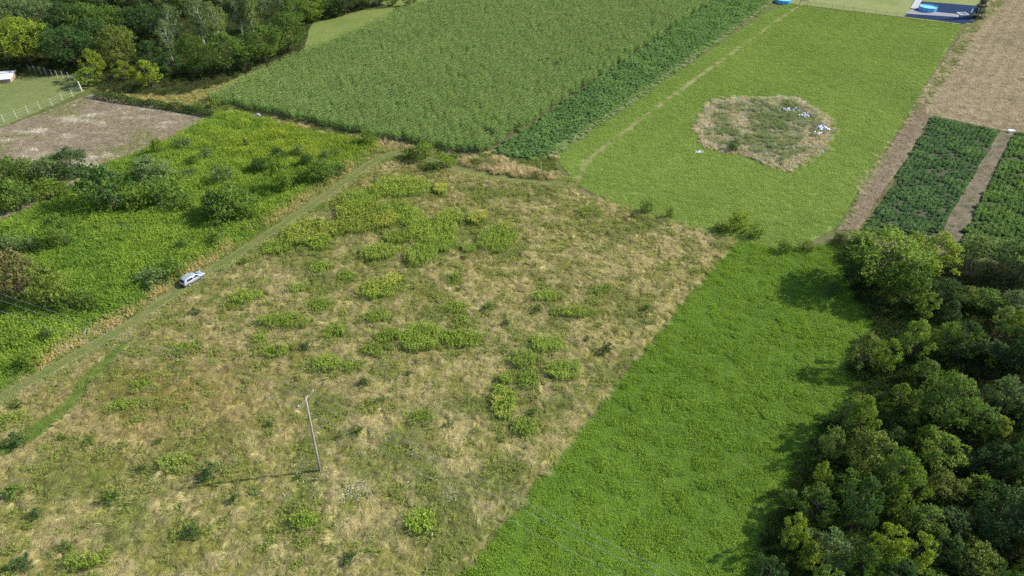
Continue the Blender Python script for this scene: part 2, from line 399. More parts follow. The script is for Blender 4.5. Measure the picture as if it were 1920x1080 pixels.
# clover / lucerne: leafy mounds
mt = []
for i in range(6):
    rs = np.random.RandomState(160 + i); n = 230; r = .62 * np.sqrt(rs.rand(n)); a = rs.rand(n) * 6.283
    X = r * np.cos(a); Y = r * np.sin(a); hm = .10 + .22 * fbm(X + i * 9, Y, .45, i); Z = hm * (.35 + .65 * rs.rand(n))
    C = np.stack([X, Y, Z], 1); D = rdir(rs, n); D[:, 2] = np.abs(D[:, 2]) * .7 + .1; Nn = rdir(rs, n) * .6 + (0, 0, 1)
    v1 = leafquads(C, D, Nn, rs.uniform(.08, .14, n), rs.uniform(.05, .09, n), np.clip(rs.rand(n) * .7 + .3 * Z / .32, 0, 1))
    mt.append(merge([v1, blades(rs, 22, .6, .12, .36, .03, .4, None, seg=2)]))
proto_set('clover', mt, M_crop)
# goldenrod / tall herbs: upright leafy stems
def herb(rs, n, rad, h0, h1, leaf=.16, per=9):
    parts = [blades(rs, n, rad, h0 * .9, h1 * .95, .03, .12, None, seg=1)]
    C = []; D = []
    for i in range(n):
        r = rad * math.sqrt(rs.rand()); a = rs.rand() * 6.283; h = rs.uniform(h0, h1); lx, ly = rs.normal(size=2) * .06
        for k in range(per):
            t = .3 + .7 * (k + rs.rand()) / per; an = rs.rand() * 6.283; q = .07 + .05 * (1 - t)
            C.append((r * math.cos(a) + lx * t * h + math.cos(an) * q, r * math.sin(a) + ly * t * h + math.sin(an) * q, h * t)); D.append((math.cos(an), math.sin(an), rs.uniform(.4, 1.8)))
    C = np.array(C); D = np.array(D); m = len(C); Nn = rdir(rs, m) * .5 + (0, 0, 1)
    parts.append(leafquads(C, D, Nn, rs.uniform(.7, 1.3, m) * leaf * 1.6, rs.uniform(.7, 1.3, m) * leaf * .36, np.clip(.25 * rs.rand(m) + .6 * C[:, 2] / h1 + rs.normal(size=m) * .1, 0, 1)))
    return merge(parts)
mt = [herb(np.random.RandomState(200 + i), 16, .62, .75, 1.15) for i in range(6)]
proto_set('herb', mt, M_crop)
# maize: 1.2 m of a row, five plants
mt = []
for i in range(6):
    rs = np.random.RandomState(230 + i); parts = []
    for p in range(5):
        x0 = -.6 + .24 * (p + .5) + rs.normal() * .04; y0 = rs.normal() * .04; H = rs.uniform(2.05, 2.5)
        V, F, v = blades(rs, 1, .01, H, H, .05, .04, None, seg=1, curve=0); parts.append((np.array(V) + (x0, y0, 0), F, [.3]))
        for k in range(8):
            z = .5 + (H - .75) * k / 7; az = (k % 2) * math.pi + rs.normal() * .7 + 1.57; L = rs.uniform(.55, .85) * (1 if 1 < k < 7 else .75); wd = rs.uniform(.08, .12)
            d = np.array([math.cos(az), math.sin(az), 0]); b = np.array([-d[1], d[0], 0]); up = rs.uniform(.45, .9); q = []
            for t, wv in ((0, .7), (.35, 1), (.7, .8), (1, .08)):
                c = np.array([x0, y0, z]) + d * L * t * .85 + np.array([0, 0, L * (up * t - .95 * t * t)]); q += [c - b * wd * wv * .5, c + b * wd * wv * .5]
            parts.append((q, [(0, 1, 3, 2), (2, 3, 5, 4), (4, 5, 7, 6)], [.35 + .5 * rs.rand() * (k / 7 + .3)] * 3))
    mt.append(merge(parts))
proto_set('maize', mt, M_crop)
mt = []
for i in range(4):
    rs = np.random.RandomState(250 + i); parts = []
    for p in range(5):
        x0 = -.6 + .24 * (p + .5) + rs.normal() * .04
        V, F, v = blades(rs, 7, .02, .22, .36, .035, .7, None, seg=2, curve=.3); parts.append((np.array(V) + (x0, rs.normal() * .04, 0), F, v))
    mt.append(merge(parts))
proto_set('tassel', mt, M_crop)
# bushy crop plants (beet, potatoes)
mt = []
for i in range(6):
    rs = np.random.RandomState(270 + i); n = 120; d = rdir(rs, n); d[:, 2] = np.abs(d[:, 2]); r = .45 * (.45 + .55 * rs.rand(n) ** .5)
    C = d * r[:, None] * (1, 1, 1.35); D = d + rdir(rs, n) * .6; Nn = rdir(rs, n) * .6 + d * .5 + (0, 0, .8)
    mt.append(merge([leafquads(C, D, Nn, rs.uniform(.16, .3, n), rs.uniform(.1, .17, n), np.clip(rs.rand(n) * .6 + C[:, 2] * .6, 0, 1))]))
proto_set('bushcrop', mt, M_crop)
# straw lying flat
mt = []
for i in range(5):
    rs = np.random.RandomState(290 + i); n = 70; C = np.stack([rs.uniform(-.7, .7, n), rs.uniform(-.7, .7, n), rs.uniform(.01, .09, n)], 1); D = rdir(rs, n) * (1, 1, .18); Nn = rdir(rs, n) * .4 + (0, 0, 1)
    mt.append(merge([leafquads(C, D, Nn, rs.uniform(.2, .5, n), rs.uniform(.04, .08, n), rs.rand(n))]))
proto_set('straw', mt, M_grass)
# white umbels
mt = []
for i in range(3):
    rs = np.random.RandomState(300 + i); n = 12; C = np.stack([rs.normal(size=n) * .45, rs.normal(size=n) * .45, rs.uniform(.55, .8, n)], 1); D = rdir(rs, n) * (1, 1, .2); Nn = rdir(rs, n) * .3 + (0, 0, 1)
    mt.append(merge([leafquads(C, D, Nn, rs.uniform(.07, .14, n), rs.uniform(.07, .13, n), .3 + .5 * rs.rand(n))]))
proto_set('umbel', mt, M_grass)

def fill(poly, dens, seed, fuzz=.4):
    rs = np.random.RandomState(seed); A = np.array(poly); lo = A.min(0); hi = A.max(0)
    lo = np.maximum(lo, (-260, 22)); hi = np.minimum(hi, (330, 330))
    n = int((hi[0] - lo[0]) * (hi[1] - lo[1]) * dens); s = 1 / math.sqrt(dens)
    gx, gy = np.meshgrid(np.arange(lo[0], hi[0], s), np.arange(lo[1], hi[1], s)); X = gx.ravel(); Y = gy.ravel()
    X = X + rs.uniform(-.5, .5, len(X)) * s; Y = Y + rs.uniform(-.5, .5, len(X)) * s
    k = inpoly(X + rs.normal(size=len(X)) * fuzz, Y + rs.normal(size=len(X)) * fuzz, poly)
    # in view, with a margin of a few metres
    fx = Y * CP + CAM_H * SP; k &= (np.abs(X) / fx < .80)
    return X[k], Y[k], rs
def lerp(a, b, t): t = np.asarray(t)[:, None]; return np.asarray(a) * (1 - t) + np.asarray(b) * t
WHEEL = .75
def off_tracks(X, Y, wtrack=1.15):
    return (dist_line(X, Y, TRACK[:13]) > wtrack) & (dist_line(X, Y, TRAIL[:6]) > 1.15)

# dry meadow
X, Y, rs = fill(MEADOW, 4.2, 1); k = off_tracks(X, Y); X, Y = X[k], Y[k]
n1 = fbm(X, Y, 14, 1); n2 = fbm(X, Y, 2.0, 2); n3 = vnoise(X, Y, .9, 3)
dry = sstep(.2 * n1 + .45 * n2 + .35 * n3 + .3 * (vnoise(X, Y, .7, 77) - .5), .32, .66)
tan = lerp((.54, .465, .25), (.69, .60, .35), rs.rand(len(X))); olive = lerp((.29, .31, .08), (.44, .415, .13), rs.rand(len(X)))
c = olive * (1 - dry)[:, None] + tan * dry[:, None]
gr = sstep(fbm(X, Y, 6, 31), .55, .75) * .7; c = c * (1 - gr)[:, None] + np.array((.23, .29, .065)) * gr[:, None]
# the reddish-brown sward at the lower left
rb = np.exp(-(((X - P(330, 740).x) / 13) ** 2 + ((Y - P(330, 740).y) / 9) ** 2)); c = c * (1 - .5 * rb)[:, None] + np.array((.42, .32, .09)) * (.5 * rb)[:, None]
s = .5 + .42 * n2 + rs.normal(size=len(X)) * .1
scatter('dry_grass', 'drygrass', X, Y, rs.normal(size=len(X)) * .6 + 1.2 * (fbm(X, Y, 9, 66) - .5), np.stack([s, s, s * (.4 + 1.5 * n3)], 1), c, 'tall tan and olive dry grass covering the large central meadow', 'grass', tilt=.08)
X, Y, rs = fill(MEADOW, .9, 5); n2 = fbm(X, Y, 2.5, 9); k = off_tracks(X, Y, 1.3) & (n2 > .56); X, Y = X[k], Y[k]
scatter('green_weeds', 'herb', X, Y, rs.rand(len(X)) * 6.28, np.stack([.8 + .5 * rs.rand(len(X)), .8 + .5 * rs.rand(len(X)), .35 + .3 * rs.rand(len(X))], 1), lerp((.17, .22, .05), (.27, .31, .075), rs.rand(len(X))), 'low green weeds growing between the dry grass', 'weeds')
# green grass on tracks and margins
tr = rough_poly(G([(-200, 880), (-200, 800), (0, 715), (250, 575), (480, 435), (690, 280), (760, 268), (860, 300), (1075, 330), (1120, 345), (1120, 365), (870, 335), (760, 305), (500, 480), (270, 630), (20, 780)]), 3, .1)
X, Y, rs = fill(tr, 4.0, 6); d = dist_line(X, Y, TRACK[:13]); k = (d < 2.6) & ((np.abs(d - .75) > .2) | (fbm(X, Y, 2.5, 44) > .55)); X, Y = X[k], Y[k]; d = d[k]
s = .45 + .8 * sstep(d, .9, 2.2)
scatter('track_grass', 'greengrass', X, Y, rs.rand(len(X)) * 6.28, np.stack([s + .4, s + .4, s], 1), lerp((.20, .29, .05), (.50, .44, .23), sstep(fbm(X, Y, 3, 4) * .55 + rs.rand(len(X)) * .45, .35, .65)), 'short green grass on the farm track', 'grass')
X, Y, rs = fill([(min(p[0] for p in TRAIL) - 2, min(p[1] for p in TRAIL) - 2), (max(p[0] for p in TRAIL) + 2, min(p[1] for p in TRAIL) - 2), (max(p[0] for p in TRAIL) + 2, max(p[1] for p in TRAIL) + 2), (min(p[0] for p in TRAIL) - 2, max(p[1] for p in TRAIL) + 2)], 3.0, 7)
d = dist_line(X, Y, TRAIL); k = (d < 1.05 + .5 * (fbm(X, Y, 2, 8) - .4)) & ((X < P(235, 648).x) | (np.hypot(X - P(495, 480).x, Y - P(495, 480).y) < 4.5) | (fbm(X, Y, 5, 19) > .66)); X, Y = X[k], Y[k]
scatter('trail_grass', 'clover', X, Y, rs.rand(len(X)) * 6.28, .6 + .3 * rs.rand(len(X)), lerp((.12, .20, .04), (.21, .28, .06), rs.rand(len(X))), 'fresh green grass along the narrow mown trail', 'grass')
# goldenrod field
X, Y, rs = fill(GOLD, 2.4, 11); d = dist_line(X, Y, TRACK[:13]); k = (d > 1.3) & (dist_line(X, Y, LEFTPATH) > 1.0); X, Y, d = X[k], Y[k], d[k]
n1 = fbm(X, Y, 9, 21); n2 = fbm(X, Y, 2.6, 22)
yel = .65 * np.exp(-(((X - P(560, 265).x) / 22) ** 2 + ((Y - P(560, 265).y) / 12) ** 2))
c = lerp((.14, .25, .035), (.235, .345, .046), sstep(n1 * .6 + .55 * n2 + rs.normal(size=len(X)) * .08, .3, .85)); c = c * (1 - .7 * yel * n2)[:, None] + np.array((.42, .39, .03)) * (.7 * yel * n2)[:, None]
edge = sstep(d, 1.5, 5.0 + 0 * d) + 0; dr = (1 - edge) * sstep(n2, .35, .55); c = c * (1 - dr)[:, None] + np.array((.48, .38, .17)) * dr[:, None]
s = np.stack([.9 + .3 * n2, .9 + .3 * n2, (.5 + .65 * edge) * (.55 + .9 * n2)], 1)
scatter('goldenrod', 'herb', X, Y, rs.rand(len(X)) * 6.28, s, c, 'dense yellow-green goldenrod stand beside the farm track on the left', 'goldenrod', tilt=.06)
# clover strip
X, Y, rs = fill(STRIP, 2.6, 12, .2); n1 = fbm(X, Y, 12, 41); n2 = fbm(X, Y, .95, 42)
dl = dist_line(X, Y, G([(1385, 452), (870, 1080), (760, 1220)])); mk = np.exp(-(((dl % 7.0) - 3.0) / .3) ** 2) * (fbm(X, Y, 6, 45) > .45); n2 = n2 * (1 - .6 * mk); n1 = n1 * (1 - .9 * mk)
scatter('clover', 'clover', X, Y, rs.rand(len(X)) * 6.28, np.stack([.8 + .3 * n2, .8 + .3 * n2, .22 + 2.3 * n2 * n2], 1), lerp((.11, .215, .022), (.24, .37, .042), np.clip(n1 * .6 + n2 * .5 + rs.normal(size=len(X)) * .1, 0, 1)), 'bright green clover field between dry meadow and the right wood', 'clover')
# hay meadow
X, Y, rs = fill(FARM, 1.5, 13, .2); n1 = fbm(X, Y, 16, 51); n2 = fbm(X, Y, 2.2, 52)
k = ((dist_line(X, Y, FOOT) > .75) | (fbm(X, Y, 1.5, 54) > .54)) & ~inpoly(X, Y, HEAP); X, Y, n1, n2 = X[k], Y[k], n1[k], n2[k]
sw = dist_line(X, Y, FOOT); n1 = n1 + .16 * np.sign(np.sin(sw * math.pi / 3.2)) * (fbm(X, Y, 20, 58) - .15)
wm = dist_line(X, Y, TRACK[11:]); mk = np.exp(-((np.abs(wm - .9)) / .35) ** 2)
n2 = n2 * (1 - .75 * mk); n1 = n1 * (1 - .8 * mk)
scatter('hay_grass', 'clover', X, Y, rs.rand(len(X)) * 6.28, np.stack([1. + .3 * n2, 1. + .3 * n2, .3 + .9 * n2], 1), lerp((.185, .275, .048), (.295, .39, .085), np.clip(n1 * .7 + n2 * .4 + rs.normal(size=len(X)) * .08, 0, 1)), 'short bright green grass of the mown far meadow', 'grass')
# maize
ra = np.array(G([(915, 284)])[0]); rb_ = np.array(G([(1375, -20)])[0]); rd = (rb_ - ra) / np.hypot(*(rb_ - ra)); rn = np.array([-rd[1], rd[0]])
A = np.array(CORN); rel = A - ra; s0, s1 = (rel @ rd).min(), (rel @ rd).max(); t0, t1 = (rel @ rn).min(), (rel @ rn).max()
gs, gt = np.meshgrid(np.arange(s0, s1, 1.2), np.arange(t0, t1, .95)); rs = np.random.RandomState(60)
gs = gs.ravel() + rs.normal(size=gs.size) * .2; gt = gt.ravel() + rs.normal(size=gt.size) * .03
X = ra[0] + rd[0] * gs + rn[0] * gt; Y = ra[1] + rd[1] * gs + rn[1] * gt
k = inpoly(X, Y, CORN) & (Y < 300) & (np.abs(X) / (Y * CP + CAM_H * SP) < .8)
notch = G([(903, 252), (922, 270), (935, 262), (908, 246)]); k &= ~inpoly(X, Y, notch)
X, Y = X[k], Y[k]; n1 = fbm(X, Y, 18, 61); n2 = fbm(X, Y, 4, 62)
k = rs.rand(len(X)) > sstep(n2, .68, .8) * .5; X, Y, n1, n2 = X[k], Y[k], n1[k], n2[k]
ang = math.atan2(rd[1], rd[0]); sc_ = .88 + .25 * n2 + rs.normal(size=len(X)) * .05
scatter('maize', 'maize', X, Y, ang + math.pi * (rs.rand(len(X)) > .5), sc_, lerp((.10, .195, .045), (.19, .30, .075), np.clip(n1 * .5 + n2 * .5 + rs.normal(size=len(X)) * .12, 0, 1)), 'tall green maize crop filling the field at the top centre', 'maize', tilt=.05)
scatter('maize_tassels', 'tassel', X, Y, ang + 0 * X, .9 + .3 * rs.rand(len(X)), lerp((.22, .27, .10), (.40, .38, .18), rs.rand(len(X))), 'pale tan tassels on top of the maize', 'maize', z=2.15 * sc_)
# beet strip
X, Y, rs = fill(TEAL, 2.0, 14); n2 = fbm(X, Y, 2.4, 72); e = sstep(dist_line(X, Y, G([(1045, 290), (1160, 212), (1430, 20), (1500, -40)])), 0, 6)
k = n2 > .15 + .25 * (1 - e); X, Y, n2, e = X[k], Y[k], n2[k], e[k]
c = lerp((.115, .215, .075), (.22, .34, .13), n2 + rs.normal(size=len(X)) * .12); c = lerp((.21, .31, .09), (0, 0, 0), sstep(e, 0, .6)) + c * sstep(e, 0, .6)[:, None]; pale = (1 - sstep(e, 0, .35)) * (rs.rand(len(X)) < .3); c = c * (1 - pale)[:, None] + np.array((.38, .38, .26)) * pale[:, None]
scatter('beet_crop', 'bushcrop', X, Y, rs.rand(len(X)) * 6.28, np.stack([.9 + .5 * n2, .9 + .5 * n2, (.7 + 1.1 * n2) * (.45 + .55 * e)], 1), c, 'blue-green leafy crop strip along the right edge of the maize', 'crop')
# vegetable plots in rows
for nm, pl, sd, ax in (('vegetables', VEG1, 15, ((1742, 460), (1868, 248))), ('vegetables', VEG2, 16, ((1800, 470), (1905, 250)))):
    a, b = (np.array(q) for q in G(ax)); rdv = (b - a) / np.hypot(*(b - a)); rnv = np.array([-rdv[1], rdv[0]])
    rs = np.random.RandomState(sd); gs, gt = np.meshgrid(np.arange(-5, 80, .55), np.arange(-40, 40, .85)); gs = gs.ravel() + rs.normal(size=gs.size) * .15; gt = gt.ravel() + rs.normal(size=gs.size) * .1
    X = a[0] + rdv[0] * gs + rnv[0] * gt; Y = a[1] + rdv[1] * gs + rnv[1] * gt; n2 = fbm(X, Y, 2.2, sd); k = inpoly(X, Y, pl) & (n2 > .3) & (np.abs(X) / (Y * CP + CAM_H * SP) < .82); X, Y, n2 = X[k], Y[k], n2[k]
    c = lerp((.07, .15, .07), (.18, .275, .125), n2 + rs.normal(size=len(X)) * .15)
    if sd == 16: c = c * (1.15, 1.1, .8)
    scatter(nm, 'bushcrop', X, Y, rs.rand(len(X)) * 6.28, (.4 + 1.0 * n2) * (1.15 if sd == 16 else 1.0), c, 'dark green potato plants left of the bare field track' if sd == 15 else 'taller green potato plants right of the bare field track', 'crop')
# straw, brown field litter
X, Y, rs = fill(STUB, 1.1, 17); k = (np.abs(X) / (Y * CP + CAM_H * SP) < .79); X, Y = X[k], Y[k]
scatter('stubble', 'straw', X, Y, rs.rand(len(X)) * 6.28, 1 + .3 * rs.rand(len(X)), lerp((.24, .195, .12), (.49, .41, .275), np.clip(fbm(X, Y, 2, 80) + .22 * np.sin(dist_line(X, Y, G([(1745, 216), (1875, 2), (1935, -70)])) * 2.1), 0, 1)), 'pale straw stubble on the harvested field at the top right', 'stubble')
VT = G([(1748, 462), (1874, 248), (1900, 250), (1790, 470)]); X, Y, rs = fill(VT, 1.8, 33, .3)
scatter('track_litter', 'straw', X, Y, rs.rand(len(X)) * 6.28, .7 + .3 * rs.rand(len(X)), lerp((.12, .10, .07), (.30, .25, .18), fbm(X, Y, 2, 83)), 'straw and clods on the bare field track', 'litter')
X, Y, rs = fill(VT, 1.0, 34, .7); k = fbm(X, Y, 3, 84) > .5; X, Y = X[k], Y[k]
scatter('track_weeds', 'greengrass', X, Y, rs.rand(len(X)) * 6.28, .8 + 0 * X, lerp((.12, .19, .06), (.2, .26, .09), rs.rand(len(X))), 'low weeds on the bare field track', 'weeds')
X, Y, rs = fill(BROWN, 1.3, 18); n1 = fbm(X, Y, 8, 81); n2 = fbm(X * .5 + Y * .2, Y * 1.6, 3, 82)
c = lerp((.25, .205, .145), (.42, .355, .27), n2); gg = sstep(n1, .52, .68) * .8; c = c * (1 - gg)[:, None] + np.array((.22, .24, .08)) * gg[:, None]; pl_ = sstep(n2, .62, .75); c = c * (1 - pl_)[:, None] + np.array((.66, .61, .54)) * pl_[:, None]
scatter('cut_stalks', 'straw', X, Y, rs.normal(size=len(X)) * .4, 1 + .3 * rs.rand(len(X)), c, 'flattened greyish brown stalks on the mown field at the left', 'stubble')
X, Y, rs = fill(STUBLINE, 1.6, 19); scatter('strip_straw', 'straw', X, Y, rs.rand(len(X)) * 6.28, .8 + .3 * rs.rand(len(X)), lerp((.18, .14, .09), (.36, .30, .2), rs.rand(len(X))), 'straw litter on the narrow ploughed strip', 'stubble')
# dry margin between far meadow and the stubble
mar = G([(1560, 440), (1575, 430), (1705, 215), (1718, 200), (1812, 55), (1835, 20), (1870, -20), (1885, 0), (1830, 60), (1750, 180), (1722, 205), (1620, 330), (1582, 415)])
X, Y, rs = fill(mar, 2.0, 20); n2 = fbm(X, Y, 3, 90)
scatter('margin_grass', 'drygrass', X, Y, rs.rand(len(X)) * 6.28, np.stack([.8 + 0 * X, .8 + 0 * X, .35 + .5 * n2], 1), lerp((.2, .26, .06), (.5, .44, .27), sstep(n2 + rs.normal(size=len(X)) * .1, .35, .6)), 'strip of dry grass between far meadow and stubble field', 'grass')
mar = G([(560, 232), (430, 200), (392, 192), (385, 212), (440, 222), (700, 275), (745, 282), (860, 300), (900, 305), (1035, 335), (1050, 325), (1040, 295), (985, 302), (920, 290), (868, 292)])
X, Y, rs = fill(mar, 1.8, 21); n2 = fbm(X, Y, 3.5, 91)
scatter('hedge_bank_grass', 'drygrass', X, Y, rs.rand(len(X)) * 6.28, np.stack([.9 + 0 * X, .9 + 0 * X, .7 + .9 * n2], 1), lerp((.17, .22, .05), (.55, .44, .25), sstep(n2 + rs.normal(size=len(X)) * .1, .4, .62)), 'tall dry weeds along the front edge of the maize', 'grass')
bank = G([(862, 296), (905, 300), (985, 315), (1035, 330), (1040, 338), (985, 335), (920, 325), (868, 310)])
X, Y, rs = fill(bank, 4, 22, .2); n2 = fbm(X, Y, 2.5, 92)
scatter('bank_grass', 'drygrass', X, Y, rs.rand(len(X)) * 6.28, np.stack([.8 + 0 * X, .8 + 0 * X, 1.5 + .8 * n2], 1), lerp((.24, .24, .08), (.58, .47, .28), sstep(n2, .3, .6)), 'tall pale grass bank beside the bend of the farm track', 'grass')
X, Y, rs = fill(G([(170, 172), (330, 182), (440, 150), (570, 108), (520, 140), (400, 192), (390, 210), (250, 190)]), 1.8, 23); n2 = fbm(X, Y, 4, 93)
scatter('verge_grass', 'drygrass', X, Y, rs.rand(len(X)) * 6.28, np.stack([.9 + 0 * X, .9 + 0 * X, .4 + .6 * n2], 1), lerp((.22, .26, .06), (.5, .42, .17), n2), 'yellowish grass verge between the left wood and the maize', 'grass')
# garden lawns and upper meadow: very short grass
for pl, sd, lab in ((LAWN, 24, 'short mown lawn inside the fenced garden at the left edge'), (UPMEAD, 25, 'mown pale green grass between the left wood and the maize'), (POOLYARD, 26, 'pale mown lawn around the blue pools at the top')):
    X, Y, rs = fill(pl, 1.0, sd); X, Y = (lambda k: (X[k], Y[k]))(~inpoly(X, Y, G([(1690, 32), (1704, -20), (1740, -20), (1728, 3), (1840, 12), (1828, 44)]))); n1 = fbm(X, Y, 6, sd)
    scatter('lawn_grass', 'greengrass', X, Y, rs.rand(len(X)) * 6.28, np.stack([1.2 + 0 * X, 1.2 + 0 * X, .22 + .1 * n1], 1), lerp((.14, .185, .05), (.19, .225, .07), n1), lab, 'grass')
# weedy heap in the far meadow
X, Y, rs = fill(HEAP, 3.5, 27, .6); n1 = fbm(X, Y, 5, 95); n2 = fbm(X, Y, 2, 96); ed = dist_line(X, Y, HEAP + [HEAP[0]])
dryh = np.clip(.75 * (1 - sstep(ed, .5, 3.0 + 3 * n2)) + sstep(n1 + .4 * (n2 - .5), .42, .6) * .85, 0, 1); c = lerp((.25, .29, .13), (.54, .47, .31), np.clip(dryh + .2 * rs.rand(len(X)), 0, 1)); k2 = rs.rand(len(X)) < .14; c[k2] = (.55, .54, .48)
deb = G([(1541, 243), (1507, 219), (1534, 252), (1474, 208), (1492, 208)]); dm = np.min([np.hypot(X - q[0], Y - q[1]) for q in deb], 0) > 1.3; X, Y, n2, c = X[dm], Y[dm], n2[dm], c[dm]
scatter('heap_weeds', 'drygrass', X, Y, rs.rand(len(X)) * 6.28, np.stack([.85 + 0 * X, .85 + 0 * X, .7 + .9 * n2], 1), c, 'island of tall dry weeds left standing in the far meadow', 'weeds')
X, Y, rs = fill(HEAP, .9, 28, .0); ed = dist_line(X, Y, HEAP + [HEAP[0]]); k = (ed > 2.2) & (fbm(X, Y, 4, 97) > .48) & (np.min([np.hypot(X - q[0], Y - q[1]) for q in deb], 0) > 1.5); X, Y = X[k], Y[k]
scatter('heap_herbs', 'herb', X, Y, rs.rand(len(X)) * 6.28, .75 + .3 * rs.rand(len(X)), lerp((.15, .21, .08), (.30, .34, .16), rs.rand(len(X))), 'grey-green herbs in the middle of the weed island', 'weeds')
# white umbel flowers
XX = []; YY = []
for (u, v, du, dv, n) in ((655, 925, 55, 18, 26), (600, 900, 40, 12, 5), (120, 655, 5, 6, 9), (162, 628, 8, 4, 6), (850, 935, 8, 5, 5), (905, 575, 12, 6, 8), (680, 950, 300, 120, 22)):
    r_ = np.random.RandomState(u); q = [P(u + r_.normal() * du * .6, v + r_.normal() * dv * .6) for _ in range(n)]; XX += [p.x for p in q]; YY += [p.y for p in q]
XX = np.array(XX); YY = np.array(YY); rs = np.random.RandomState(5)
scatter('white_flowers', 'umbel', XX, YY, rs.rand(len(XX)) * 6.28, .7 + .4 * rs.rand(len(XX)), np.tile((.6, .6, .52), (len(XX), 1)), 'white flower heads scattered through the dry meadow', 'flowers')
# undergrowth in the right wood
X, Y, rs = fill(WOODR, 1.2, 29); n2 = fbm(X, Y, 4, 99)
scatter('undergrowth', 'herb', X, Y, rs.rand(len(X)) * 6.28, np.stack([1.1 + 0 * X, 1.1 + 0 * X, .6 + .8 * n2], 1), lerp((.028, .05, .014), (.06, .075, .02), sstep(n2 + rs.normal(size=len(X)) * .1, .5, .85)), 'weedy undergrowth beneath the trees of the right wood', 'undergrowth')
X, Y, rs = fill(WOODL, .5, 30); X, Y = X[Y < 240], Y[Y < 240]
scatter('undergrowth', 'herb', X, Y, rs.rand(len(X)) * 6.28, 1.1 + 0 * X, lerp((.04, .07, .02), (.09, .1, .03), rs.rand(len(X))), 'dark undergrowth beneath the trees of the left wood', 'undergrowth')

# ------------------------------------------------------------------ trees and shrubs
def gen_tree(seed, H, R, base, lobes, n_leaf, leaf=.3, lob=(.3, .46), egg=.5, squash=.8, droop=0.0, upright=.3, aspect=.5, stems=1, outer=.62, spray=8):
    """returns trunk mesh, crown mesh of a tree of height H and crown radius R (metres)"""
    rs = np.random.RandomState(seed); mb = MB(); cen = []; rad = []
    for k in range(lobes):
        t = (k + .5) / lobes; z = base + (H - base) * (.06 + .86 * t ** .95)
        env = max(.12, math.sin(math.pi * min(1, max(0, .14 + .84 * t ** (1 + egg * .4))))) ** .75
        rl = R * rs.uniform(*lob) * (.65 + .45 * env); rr = max(0, R * env - rl) * rs.uniform(.55, 1.12) * (outer + .38); a = k * 2.39996 + rs.normal() * .35
        cen.append((rr * math.cos(a), rr * math.sin(a), min(z, H - rl * squash * .8))); rad.append(rl)
    cen = np.array(cen); rad = np.array(rad)
    # trunk and limbs
    for s_ in range(stems):
        off = np.array((0., 0.)) if stems == 1 else rs.normal(size=2) * R * .12
        lean = rs.normal(size=2) * .03 * H; tp = []; tr_ = []; r0 = .016 * H + .02
        for k in range(6):
            t = k / 5; tp.append((off[0] * (1 + t) + lean[0] * t * t + rs.normal() * .012 * H * (t > 0), off[1] * (1 + t) + lean[1] * t * t + rs.normal() * .012 * H * (t > 0), H * .84 * t - .15 * (k == 0))); tr_.append(r0 * (1.25 if k == 0 else 1) * (1 - .82 * t))
        mb.tube(tp, tr_, 6)
        for j in range(s_, lobes, stems):
            c = cen[j]; zz = max(base * .6, min(H * .78, c[2] - np.hypot(c[0], c[1]) * .75)); t = zz / (H * .84); i0 = min(4, int(t * 5)); f = t * 5 - i0
            p0 = np.array(tp[i0]) * (1 - f) + np.array(tp[i0 + 1]) * f; mid = (p0 + c) / 2 + (0, 0, -.05 * H * .3) + rs.normal(size=3) * .02 * H
            q = r0 * (1 - .82 * t) * .55; mb.tube([p0, mid, c, c + (c - p0) * .25], [q, q * .7, q * .35, q * .12], 4)
    nt_ = max(6, n_leaf // spray); pw = rad ** 2; pw /= pw.sum(); li = rs.choice(lobes, nt_, p=pw)
    d = rdir(rs, nt_); d[:, 2] += .18; od = cen[li] * (1, 1, .35); od /= (np.linalg.norm(od, axis=1)[:, None] + 1e-6); d = d + od * .35; d /= np.linalg.norm(d, axis=1)[:, None]
    rr = rad[li] * (.62 + .38 * rs.rand(nt_) ** .6) * (1 + .22 * rs.normal(size=nt_).clip(-1, 1.6))
    tip = cen[li] + d * rr[:, None] * (1, 1, squash)
    tw = d + rdir(rs, nt_) * .5 + (0, 0, upright); tw /= np.linalg.norm(tw, axis=1)[:, None]
    tv = rs.rand(nt_)
    u = np.repeat(np.arange(nt_), spray); m = len(u); ll = rs.uniform(-.5, .5, m) * rad[li][u] * .55
    C = tip[u] + tw[u] * ll[:, None] + rdir(rs, m) * (leaf * .55); C[:, 2] -= droop * rs.rand(m) * rad[li][u]
    C[:, 2] = np.maximum(C[:, 2], .08)
    D = tw[u] * .6 + rdir(rs, m) * .8 + (0, 0, -.6 * droop); Nn = d[u] * .55 + rdir(rs, m) * .6 + (0, 0, .55)
    L = leaf * rs.uniform(.65, 1.35, m); V, F, v = leafquads(C, D, Nn, L, L * aspect * rs.uniform(.8, 1.2, m), np.clip(.35 * rs.rand(m) + .65 * tv[u], 0, 1))
    return mb.mesh('trunk'), mesh_np('crown', V, F, v)

